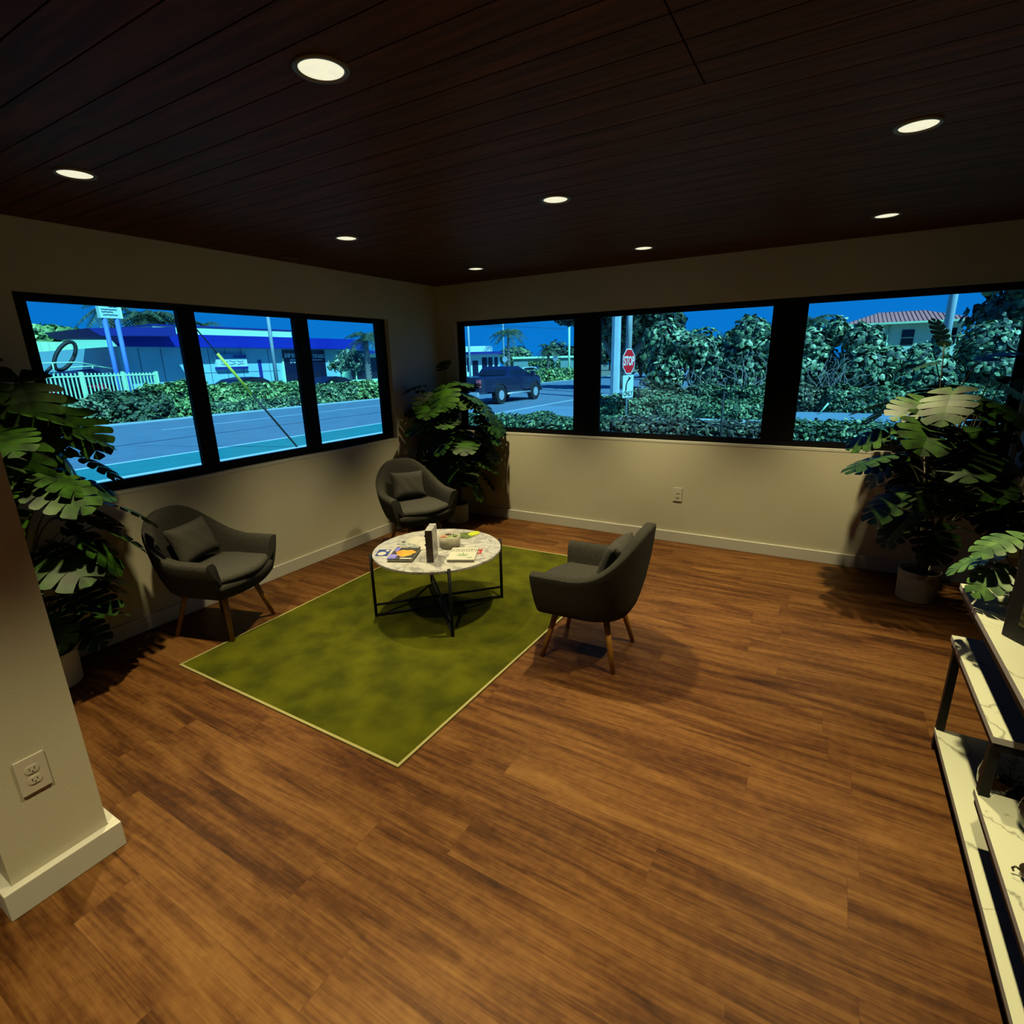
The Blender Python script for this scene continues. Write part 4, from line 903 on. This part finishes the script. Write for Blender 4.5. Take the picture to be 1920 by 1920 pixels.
M_tyre = mat('tyre_rubber', (0.012, 0.012, 0.014), 0.85); M_rim = mat('chrome_rim', (0.65, 0.68, 0.70), 0.3, metal=0.5); M_cglass = mat('vehicle_glass', (0.01, 0.012, 0.02), 0.12)
def car(lab, x, y, rz, m, name='car', group=None, s=1.0):
    t = thing(name, lab, 'car', (x, y, G), rz, group)             # local +X forward
    side = [(-2.1, 0.35), (-2.15, 0.75), (-2.0, 0.92), (-1.5, 0.98), (-0.95, 1.30), (-0.2, 1.40), (0.45, 1.36), (1.15, 0.98), (1.95, 0.85), (2.15, 0.65), (2.15, 0.35)]
    n = len(side); vs = []
    for w, k in ((-0.86, 0), (-0.80, 1), (0.80, 1), (0.86, 0)):
        for (px, pz) in side:
            ww = w * (0.80 if pz > 1.05 and abs(w) > 0 else 1.0); vs.append((px * s, ww * s, pz * s))
    fs = []
    for r in range(3):
        for i in range(n - 1): fs.append((r * n + i, r * n + i + 1, (r + 1) * n + i + 1, (r + 1) * n + i))
    fs.append(tuple(range(n - 1, -1, -1))); fs.append(tuple(range(3 * n, 4 * n)))
    b = MB(); b.add(vs, fs, 0); b.build('body', m, t)
    b = MB()
    for sg_ in (-1, 1):
        q = [(-0.9, 1.0), (-0.75, 1.24), (-0.15, 1.31), (0.4, 1.28), (0.95, 1.02)]
        b.add([(px * s, sg_ * 0.775 * s - 0.0 + sg_ * 0.02, pz * s) for px, pz in q], [tuple(range(5)) if sg_ > 0 else tuple(range(4, -1, -1))])
    b.build('side_glass', M_cglass, t)
    for wx in (-1.3, 1.35):
        for wy in (-0.78, 0.78): b = MB(); b.tube([(wx * s, (wy - 0.1) * s, 0.32 * s), (wx * s, (wy + 0.1) * s, 0.32 * s)], 0.32 * s, 16); b.build('wheel', M_tyre, t)
    return t
M_carblack = mat('black_car_paint', (0.010, 0.010, 0.035), 0.25)
car('dark car parked behind the hedge in the middle left pane', -22.8, 12.9, math.pi / 2, M_carblack, s=0.98, group='cars parked by the marine shop')
car('dark car parked behind the hedge in the right-hand left pane', -22.8, 18.3, -math.pi / 2, M_carblack, s=0.86, group='cars parked by the marine shop')
car('red vehicle behind the picket fence beside the sign posts', -31.6, 7.5, math.pi / 2, mat('red_car_paint', (0.30, 0.02, 0.04), 0.3), s=1.3)
tree('small_tree', 'small pale tree in front of the dark shop window', -27.5, 24.6, [(0, 0.2, 2.15, 0.9, 1.35, 0.85), (0, -1.3, 1.85, 0.6, 0.7, 0.5), (0, 1.2, 2.0, 0.6, 0.6, 0.6)], 950, 0.12, L_grape, 33, tr=0.06, shell=0.9)
palm('palm with pale trunk in front of the side shop', -26, 24.95, 3.75, 1.75, 22, 45, L_dark, tr=0.21, wid=0.6, up=1.1)
pole('pale street light pole in the middle pane of the left window', -22.3, 14.35, 9.0, 0.10, M_pole, arm=(1.2, 0), cat='street light')
pole('thin dark utility pole in the right pane of the left window', -38, 29.8, 9.0, 0.08, M_woodpole)
# guy wire with yellow guard
gw = thing('guy_wire', 'slanting guy wire with yellow guard outside the left window', 'guy wire', (-6.82, 3.24, G))
A0, A1 = Vector((0, 0, 0)), Vector((0, -1.90, 2.55))
b = MB(); b.tube([A0, A0.lerp(A1, 2.2)], 0.012, 6); b.build('wire', M_ink, gw)
b = MB(); b.tube([A0, A0.lerp(A1, 0.50)], 0.022, 8); b.build('anchor_rod', M_ink, gw)
b = MB(); b.tube([A0.lerp(A1, 0.50), A0.lerp(A1, 0.82)], 0.030, 8); b.build('guard', mat('yellow_guard', (0.80, 0.72, 0.06), 0.5), gw)
# hedges along the far kerb
GH = 'hedges along the far kerb of the main road'
hedge('dry pale hedge in front of the white picket fence', -20.6, -18.6, -2, 4.55, 0.78, 2600, 0.085, L_mound, 51, group=GH)
hedge('dark green bush between the fence and the bright hedge', -20.3, -17.9, 4.6, 6.45, 0.86, 2000, 0.085, L_dark, 52, w=(0.2, 0.5, 0.3), rough=0.2, group=GH)
hedge('bright green hedge right of the fence end', -20.4, -18.3, 6.5, 8.6, 1.12, 2400, 0.095, L_bright, 53, rough=0.2, group=GH)
hedge('bright leafy hedge below the marine sign and first dark car', -20.6, -18.3, 8.6, 13.2, 0.98, 5200, 0.095, L_bright, 54, rough=0.14, group=GH)
hedge('low grey green hedge strip at the kerb in the middle pane', -18.3, -17.85, 8.0, 13.3, 0.48, 2600, 0.06, L_hedge, 55, group=GH)
hedge('green hedge below the second dark car in the right pane', -20.4, -18.0, 13.4, 16.0, 0.76, 2800, 0.09, L_hedge, 56, w=(0.3, 0.5, 0.2), group=GH)
hedge('bright green hedge at the foot of the street palm', -20.4, -18.0, 16.0, 21.0, 0.80, 4200, 0.09, L_bright, 57, group=GH)
# overhead lines
for k, (p0, p1, lab) in enumerate([((-26, -20, 5.6), (-26, 60, 5.5), 'thin power line above the fence crossing the left window'), ((-27, -20, 6.4), (-34, 60, 6.0), 'upper thin power line crossing the left window')]):
    b = MB(); b.tube([tuple(p0[i] + (p1[i] - p0[i]) * u - (0.5 * math.sin(math.pi * u) if i == 2 else 0) for i in range(3)) for u in [j / 10 for j in range(11)]], 0.018, 5); tag(b.build('power_line', M_ink), lab, 'wire')

# ---- pickup truck
M_truck = mat('navy_truck_paint', (0.010, 0.012, 0.045), 0.22, coat=0.6)
tk = thing('pickup_truck', 'dark blue crew cab pickup truck on the road', 'truck', (-9.65, 17.0, G), math.pi / 2 - 0.03)   # local +X forward, right side = -Y
def loft(b, secs, mi=0, smooth=False):
    n = len(secs[0]); vs = [v for s_ in secs for v in s_]; fs = [(r * n + i, r * n + (i + 1) % n, (r + 1) * n + (i + 1) % n, (r + 1) * n + i) for r in range(len(secs) - 1) for i in range(n)]
    fs.append(tuple(range(n - 1, -1, -1))); fs.append(tuple(range((len(secs) - 1) * n, len(secs) * n))); b.add(vs, fs, mi, smooth)
def sec(x, w, z0, z1, c=0.08): return [(x, -w, z0 + c), (x, -w, (z0 + z1) / 2), (x, -w * 0.985, z1 - c), (x, -w * 0.92, z1), (x, w * 0.92, z1), (x, w * 0.985, z1 - c), (x, w, (z0 + z1) / 2), (x, w, z0 + c), (x, w * 0.9, z0), (x, -w * 0.9, z0)]
b = MB(); loft(b, [sec(-3.02, 0.93, 0.50, 1.20), sec(-1.0, 0.95, 0.48, 1.20), sec(1.25, 0.95, 0.46, 1.18), sec(1.6, 0.95, 0.48, 1.17), sec(2.2, 0.92, 0.5, 1.13), sec(2.42, 0.82, 0.52, 1.02)]); b.build('body', M_truck, tk)
b = MB(); loft(b, [[(x, -w0, 1.17), (x2, -w1, z1), (x2, w1, z1), (x, w0, 1.17)] for (x, x2, w0, w1, z1) in ((-0.72, -0.42, 0.90, 0.72, 1.50), (-0.68, -0.30, 0.91, 0.74, 1.60), (0.8, 0.45, 0.91, 0.74, 1.60), (1.55, 0.75, 0.90, 0.70, 1.50))]); b.build('cab', M_truck, tk)
b = MB()
for q in ([(-0.52, 1.22), (-0.34, 1.50), (0.18, 1.52), (0.18, 1.22)], [(0.28, 1.22), (0.28, 1.52), (0.60, 1.50), (1.25, 1.22)]):
    for sg_ in (-1, 1): b.add([(px, sg_ * (0.905 - (pz - 1.17) * 0.42 + 0.012), pz) for px, pz in q], [(0, 1, 2, 3)])
b.add([(-0.73, -0.70, 1.22), (-0.50, -0.62, 1.46), (-0.50, 0.62, 1.46), (-0.73, 0.70, 1.22)], [(0, 1, 2, 3)]); b.build('windows', M_cglass, tk)
b = MB(); b.box(-3.14, -3.0, -0.90, 0.90, 0.42, 0.60); b.build('rear_bumper', M_rim, tk)
b = MB(); b.box(2.36, 2.50, -0.86, 0.86, 0.42, 0.62); b.build('front_bumper', M_truck, tk)
for sg_ in (-1, 1):
    b = MB(); b.box(-3.05, -2.93, sg_ * 0.80 if sg_ > 0 else -0.965, 0.965 if sg_ > 0 else -0.80, 0.78, 1.10); b.build('tail_light', mat('tail_light_red', (0.55, 0.10, 0.12), 0.3), tk)
    b = MB(); b.tube([(-0.95, sg_ * 0.97, 0.42), (1.1, sg_ * 0.97, 0.42)], 0.045, 8); b.build('side_step', M_rim, tk)
    b = MB(); b.box(1.18, 1.32, min(sg_ * 0.94, sg_ * 1.14), max(sg_ * 0.94, sg_ * 1.14), 1.16, 1.36); b.build('side_mirror', M_truck, tk)
for wx in (-1.42, 1.62):
    for sg_ in (-1, 1):
        b = MB(); b.tube([(wx, sg_ * 0.72, 0.39), (wx, sg_ * 0.975, 0.39)], 0.39, 24, smooth=False); wh = b.build('wheel', M_tyre, tk)
        b = MB(); b.tube([(wx, sg_ * 0.97, 0.39), (wx, sg_ * 0.985, 0.39)], 0.21, 16, smooth=False)
        b.build('rim', M_rim, wh)
        b = MB(); pts = [(wx + 0.47 * math.cos(a), sg_ * 0.962, 0.42 + 0.47 * math.sin(a)) for a in [math.pi * i / 10 for i in range(11)]]; b.tube(pts, 0.03, 6); b.build('wheel_arch', M_tyre, tk)

# ---- street corner, through the back window
ss = thing('stop_sign', 'red octagonal STOP sign with right turn ONLY plate on a post', 'sign', (-1.70, 11.66, G), math.radians(-10.6))
b = MB(); b.tube([(-0.03, 0, 0), (-0.03, 0, 2.0)], 0.028, 8); b.build('post', mat('grey_sign_post', (0.25, 0.32, 0.34), 0.6), ss)
def octagon(b, r, x0, x1, zc, mi=0): 
    pts = [(r * math.cos(math.pi / 8 + k * math.pi / 4), zc + r * math.sin(math.pi / 8 + k * math.pi / 4)) for k in range(8)]
    vs = [(x0, p[0], p[1]) for p in pts] + [(x1, p[0], p[1]) for p in pts]; b.add(vs, [tuple(range(7, -1, -1)), tuple(range(8, 16))] + [(i, (i + 1) % 8, 8 + (i + 1) % 8, 8 + i) for i in range(8)], mi)
zc = 1.60 - G
b = MB(); octagon(b, 0.405, 0.0, 0.004, zc, 0); sgo = b.build('sign_face', mat('sign_white_sheeting', (0.85, 0.88, 0.88), 0.4), ss)
b = MB(); octagon(b, 0.375, 0.004, 0.006, zc, 0); b.build('red_field', mat('sign_red_sheeting', (0.88, 0.012, 0.02), 0.35), ss)
text('lettering', 'STOP', 0.38, MATS['sign_white_sheeting'], ss, frame((0.0075, 0, zc), (0, 1, 0)) @ Matrix.Diagonal((0.70, 1, 1, 1)), extrude=0.001, bold=0.008)
b = MB(); b.box(0.0, 0.004, -0.33, 0.33, 0.51 - G, 1.19 - G); b.build('turn_plate', mat('turn_plate_white', (0.55, 0.72, 0.62), 0.5), ss)
b = MB(); b.tube([(0.008, -0.15, 0.72 - G), (0.008, -0.14, 0.88 - G), (0.008, -0.08, 1.0 - G), (0.008, 0.03, 1.07 - G)], 0.024, 6)
b.add([(0.010, 0.02, 1.01 - G), (0.010, 0.16, 1.10 - G), (0.010, 0.0, 1.14 - G)], [(0, 1, 2)]); b.build('arrow', M_ink, ss)
text('lettering', 'ONLY', 0.21, M_ink, ss, frame((0.008, 0, 0.62 - G), (0, 1, 0)), extrude=0.001, bold=0.004)
pole('thick pale concrete pole left of the stop sign', -4.93, 19.5, 9.0, 0.23, M_pole, name='utility_pole', seg=8)
pole('weathered wood utility pole behind the stop sign', -5.36, 22.6, 9.0, 0.165, M_woodpole, name='utility_pole', seg=14)
pole('grey pole rising in front of the tiled roof house', 7.22, 21.0, 8.5, 0.15, M_pole, name='utility_pole', seg=12)
pole('utility pole behind the sea grape tops in the middle pane', 1.0, 38.0, 8.0, 0.14, M_woodpole, name='utility_pole')
pole('thin black post just outside the middle pane', 2.47, 3.35, 1.32, 0.016, M_ink, name='garden_post', cat='post')
pole('short white stake left of the mound hedge', -0.62, 12.9 + 0.6, 0.62, 0.03, M_parapet, name='garden_stake', cat='post')
pole('short white stake between mound hedge and dark hedge', 0.46, 13.3, 0.58, 0.03, M_parapet, name='garden_stake', cat='post')
st = thing('leaning_stake', 'white stake leaning by the hedge in the right pane', 'post', (3.55, 14.3, G)); b = MB(); b.tube([(0, 0, 0), (0.22, 0, 0.34)], 0.03, 6); b.build('stake', M_parapet, st)
hedge('low hedge directly outside the left pane of the back window', -3.2, 0.55, 3.6, 4.5, 0.75, 9000, 0.036, L_hedge, 61, rough=0.05, group='hedges right outside the back window', w=(0.5, 0.38, 0.12))
hedge('rusty low hedge directly outside the middle pane', 0.57, 3.08, 3.6, 4.5, 0.755, 9000, 0.036, L_rust, 62, rough=0.05, group='hedges right outside the back window', w=(0.62, 0.26, 0.12))
hedge('low hedge directly outside the right pane', 3.1, 7.0, 3.6, 4.5, 0.80, 9000, 0.036, L_hedge, 63, rough=0.05, group='hedges right outside the back window', w=(0.58, 0.28, 0.14))
hedge('rounded clipped mound hedge right of the stop sign', -1.75, 0.52, 12.0, 13.3, 0.60, 4200, 0.05, L_mound, 64, w=(0.25, 0.5, 0.25), round_=0.35, group='hedges along the side street')
hedge('dark shrub hedge left of the stop sign post', -3.3, -1.75, 12.0, 12.9, 0.52, 1700, 0.07, L_hedge, 65, w=(0.4, 0.4, 0.2), group='hedges along the side street', rough=0.2)
hedge('clipped hedge right of the mound hedge', 0.52, 2.25, 12.0, 12.9, 0.46, 2600, 0.05, L_hedge, 66, group='hedges along the side street')
hedge('taller dark clipped hedge behind the middle pane bushes', -0.3, 2.3, 14.95, 15.9, 0.74, 3600, 0.055, L_hedge, 67, w=(0.45, 0.4, 0.15), group='hedges along the side street')
hedge('loose rusty shrub hedge behind the mound hedge', -2.3, -0.3, 14.6, 15.3, 0.66, 1500, 0.07, L_rust, 70, w=(0.3, 0.5, 0.2), group='hedges along the side street', rough=0.3)
hedge('dull brown clipped hedge at the left of the right pane', 2.3, 3.7, 15.0, 15.9, 0.74, 2000, 0.055, L_rust, 68, w=(0.35, 0.5, 0.15), group='hedges along the side street')
hedge('dark clipped hedge below the tiled roof house', 3.7, 9.5, 15.0, 15.9, 0.70, 5200, 0.06, L_hedge, 69, w=(0.5, 0.35, 0.15), group='hedges along the side street')
GS = 'sea grape bushes along the side street'
def grape(lab, x, y, blobs, n, seed, w=(0.40, 0.38, 0.22), mats=None): tree('sea_grape_bush', lab, x, y, blobs, n, 0.115, mats or L_grape, seed, cat='bush', group=GS, w=w, tr=0.05, shell=0.6)
grape('tall sea grape bush at the left of the middle pane', -2.0, 17.2, [(0, 0, 1.25, 0.75, 0.7, 1.0), (-0.15, 0, 2.5, 0.85, 0.7, 0.75), (0.45, 0, 2.3, 0.6, 0.6, 0.6)], 2600, 71)
grape('low sea grape bush in the dip of the middle pane', -0.3, 17.4, [(0, 0, 1.2, 0.9, 0.7, 1.0), (-0.3, 0, 2.0, 0.7, 0.6, 0.55), (0.35, 0, 1.7, 0.55, 0.6, 0.5)], 2400, 72)
grape('tall sea grape bush right of the dip in the middle pane', 1.0, 17.2, [(0, 0, 1.4, 0.85, 0.7, 1.2), (0.0, 0, 2.55, 0.62, 0.6, 0.65), (0.7, 0, 2.0, 0.6, 0.6, 0.75)], 2600, 73)
grape('sea grape bush at the left of the right pane', 2.95, 17.8, [(0, 0, 1.4, 0.95, 0.8, 1.2), (0.0, 0, 2.2, 0.8, 0.6, 0.65), (0.75, 0, 2.55, 0.35, 0.4, 0.5)], 2600, 74, w=(0.35, 0.45, 0.2))
grape('sea grape bush in front of the tiled roof house', 4.7, 17.4, [(0, 0, 1.2, 0.95, 0.7, 0.95), (-0.35, 0, 2.15, 0.4, 0.5, 0.65), (0.15, 0, 2.1, 0.3, 0.4, 0.6), (0.7, 0, 1.5, 0.4, 0.5, 0.5)], 2600, 75)
grape('sea grape bush right of the house corner', 6.4, 17.4, [(0, 0, 1.05, 0.95, 0.7, 0.85), (-0.2, 0, 1.6, 0.4, 0.5, 0.45), (0.25, 0, 1.9, 0.22, 0.4, 0.6)], 2600, 76)
grape('sea grape bush behind the right potted monstera', 8.1, 17.6, [(0, 0, 1.3, 1.1, 0.8, 1.1), (-0.1, 0, 2.0, 0.9, 0.7, 0.65)], 3000, 77)
def bare(lab, x, y, w, h, seed, n=26):
    rnd = random.Random(seed); b = MB()
    for i in range(n):
        p = Vector((rnd.uniform(-w, w) * 0.35, rnd.uniform(-0.15, 0.15), 0.0)); d = Vector((rnd.uniform(-0.8, 0.8), rnd.uniform(-0.3, 0.3), 1)).normalized(); P = [p.copy()]
        for k in range(9):
            d = (d + Vector((rnd.uniform(-.75, .75), rnd.uniform(-.3, .3), rnd.uniform(-.55, .45)))).normalized(); p = p + d * h / 9 * 1.15; P.append(Vector((p.x, p.y, max(0.05, p.z))))
        b.tube(P, [0.016 - 0.0012 * j for j in range(10)], 4)
    return tag(b.build('bare_shrub', M_twig, None, (x, y, G)), lab, 'shrub', 'bare twiggy shrubs along the side street')
bare('bare white twiggy shrub in front of the middle pane bushes', 1.25, 16.3, 1.1, 1.9, 81, 40)
bare('bare twigs at the centre of the middle pane bushes', -0.3, 16.4, 1.2, 1.5, 82, 26)
bare('bare white twiggy shrub at the left of the right pane', 3.7, 16.2, 1.3, 1.7, 83, 44)
tree('shade_tree', 'large dark shade tree behind the wood pole', -7.6, 28, [(0.3, 0, 4.6, 2.6, 2.4, 2.0), (-3.0, 0, 5.2, 1.9, 2, 1.4), (2.2, 0, 3.9, 1.5, 1.5, 1.3), (-0.8, 0, 6.2, 3, 2, 1.5)], 6500, 0.20, L_dark, 91, trunk=[[(0, 0, 0), (0.1, 0, 1.4), (0.4, 0, 3.4)], [(0.1, 0, 1.2), (1.0, 0, 2.4), (2.0, 0, 3.5)], [(0.05, 0, 1.0), (-0.9, 0, 2.6), (-1.8, 0, 4.2)]], tr=0.28, group='large trees behind the side street', w=(0.5, 0.4, 0.1))
tree('shade_tree', 'large dark tree at the right edge above the monstera', 10.9, 24.5, [(0, 0, 4.6, 2.3, 2.2, 2.0), (-0.8, 0, 3.0, 1.9, 1.8, 1.0), (2.4, 0, 3.8, 2.2, 2, 2.2)], 6500, 0.17, L_dark, 92, tr=0.25, group='large trees behind the side street', w=(0.5, 0.4, 0.1))
palm('palm frond tops at the left edge of the right pane', 2.6, 26, 3.3, 1.5, 14, 46, L_dark)
# tiled roof house
ho = thing('tiled_roof_house', 'pale green two storey house with terracotta tiled hip roof', 'house', (6.9, 34.6, G))
b = MB(); b.box(-2.45, 2.45, -2.4, 4, 0, 3.30); b.build('wall', mat('pale_green_render', (0.62, 0.82, 0.62), 0.85), ho)
b = MB(); ze, zr = 3.36, 4.05
b.add([(-2.9, -2.9, ze), (2.9, -2.9, ze), (2.9, 4.4, ze), (-2.9, 4.4, ze), (-1.2, 0.3, zr), (1.0, 0.3, zr)], [(0, 1, 5, 4), (2, 3, 4, 5), (1, 2, 5), (3, 0, 4), (3, 2, 1, 0)], 0)
for k in range(30):
    x = -2.8 + k * 0.195; u = min(1, max(0, (x + 2.9) / 1.7)) if x < -1.2 else (1 if x < 1.0 else max(0, 1 - (x - 1.0) / 1.9))
    b.tube([(x, -2.9, ze + 0.02), (x, -2.9 + 3.2 * u, ze + 0.02 + (zr - ze) * u)], 0.03, 4)
b.build('roof', mat('terracotta_tiles', (0.62, 0.20, 0.17), 0.8, var=0.15, scale=6), ho)
b = MB(); b.box(-2.9, 2.9, -2.93, -2.85, ze - 0.10, ze); b.build('gutter', M_parapet, ho)
for wx in (-1.45, 0.15, 1.95):
    b = MB(); b.box(wx - 0.28, wx + 0.28, -2.43, -2.40, 2.15, 2.95); wo_ = b.build('window', M_cglass, ho); b = MB(); b.box(wx - 0.28, wx + 0.28, -2.45, -2.43, 2.52, 2.56); b.build('window_bar', M_parapet, wo_)
b = MB(); b.tube([(-0.75, -2.45, 0), (-0.75, -2.45, 3.3)], 0.05, 6); b.build('downpipe', M_parapet, ho)
# far side of the main road through the left pane of the back window
s3 = thing('corner_shop', 'white flat roofed corner shop at the left of the back window', 'building', (-28, 44, G), math.radians(31))
def R_(name, boxes, m):
    b = MB()
    for q in boxes: b.box(*q)
    return b.build(name, m, s3)
R_('wall', [(-9, 1.45, -0.7, 9, 0, 2.85)], mat('shop_white_paint', (0.60, 0.85, 0.78), 0.8)); R_('parapet', [(-9, 0.6, -0.4, 8, 2.85, 3.45)], MATS['shop_white_paint'])
R_('canopy', [(-9, 1.8, -1.6, 9.2, 2.62, 2.86)], M_royald)
for x0, x1 in ((-3.2, -2.3), (-1.9, -1.6), (-0.35, 0.2), (0.3, 0.75), (0.95, 1.3)): R_('window', [(x0, x1, -0.73, -0.70, 0.9, 2.3)], M_dglass)
R_('door', [(-1.35, -0.75, -0.73, -0.70, 0, 2.0)], M_dglass)
lb2 = thing('teal_building', 'long low grey green building far down the road', 'building', (-29.5, 62, G), math.radians(29))
b = MB(); b.box(-4.8, 6.5, 0, 6, 0, 2.15); b.build('wall', mat('grey_green_render', (0.16, 0.30, 0.28), 0.85), lb2)
b = MB(); b.box(-4.9, 6.7, -0.3, 6.3, 2.15, 2.40); b.build('roof', M_parapet, lb2)
palm('tall coconut palm in the left pane of the back window', -25.5, 44.6, 4.75, 2.15, 18, 47, L_dark, tr=0.15, wid=0.5, up=1.0)
palm('shorter ragged palm right of the coconut palm in that pane', -21.9, 46.6, 3.1, 1.35, 26, 48, L_dark, tr=0.15, wid=0.6, up=1.3)
pole('pale street light pole over the corner shop', -28.3, 41.5, 9.0, 0.11, M_pole, arm=(1.5, 0.5), cat='street light')
pole('white street light pole near the first wide mullion', -20.0, 47.6, 5.1, 0.12, M_parapet, cat='street light')
pole('thin utility pole far behind the corner shop', -39, 66, 9.0, 0.10, M_woodpole, name='utility_pole')
GB = 'distant trees down the main road'
tree('distant_tree', 'green rounded distant tree behind the coconut palm', -45, 80, [(0, 0, 2.6, 3.2, 3, 1.8)], 700, 0.35, L_hedge, 93, group=GB)
tree('distant_tree', 'dark distant tree between the two palms', -38, 82, [(0, 0, 3.0, 2.8, 3, 2.0), (3, 0, 2.6, 2.4, 2, 1.6)], 900, 0.35, L_dark, 94, group=GB)
tree('distant_tree', 'dark distant tree beside the white street light', -29, 84, [(0, 0, 2.8, 3.4, 3, 1.9), (4, 0, 3.6, 2.6, 2, 2.4)], 900, 0.35, L_dark, 95, group=GB)
tree('distant_tree', 'distant tree seen left of the concrete pole', -12.5, 48, [(0, 0, 2.6, 3.5, 3, 2.2)], 900, 0.30, L_dark, 96, group=GB)
tree('distant_tree', 'distant tree seen right of the stop sign', -6.5, 42, [(0, 0, 2.3, 3.5, 2, 1.7), (5, 0, 2.6, 3, 2, 1.8)], 1200, 0.28, L_hedge, 97, group=GB)
hedge('bright hedge beyond the pickup truck', -19.0, -17.5, 31, 44, 0.95, 2600, 0.14, L_bright, 98, group='hedges far down the main road')
hedge('square dark green hedge in front of the far low building', -25.6, -22.6, 49, 51, 1.75, 900, 0.16, L_bright, 99, group='hedges far down the main road', w=(0.6, 0.35, 0.05))
for x, y, lab in ((-25.1, 43.2, 'back of a round sign under the coconut palm'), (-20.9, 46.2, 'back of a round sign left of the white street light')):
    t = thing('round_sign', lab, 'sign', (x, y, G)); b = MB(); b.tube([(0, 0, 0), (0, 0, 2.0)], 0.03, 6); b.build('post', M_seam, t)
    b = MB(); b.tube([(0, -0.02, 2.05), (0, -0.05, 2.05)], 0.30, 16, smooth=False); b.build('disc', M_pole, t)
car('white parked car in front of the corner shop', -24.0, 47.0, 0.2, mat('white_car_paint', (0.6, 0.75, 0.75), 0.3), s=0.9)
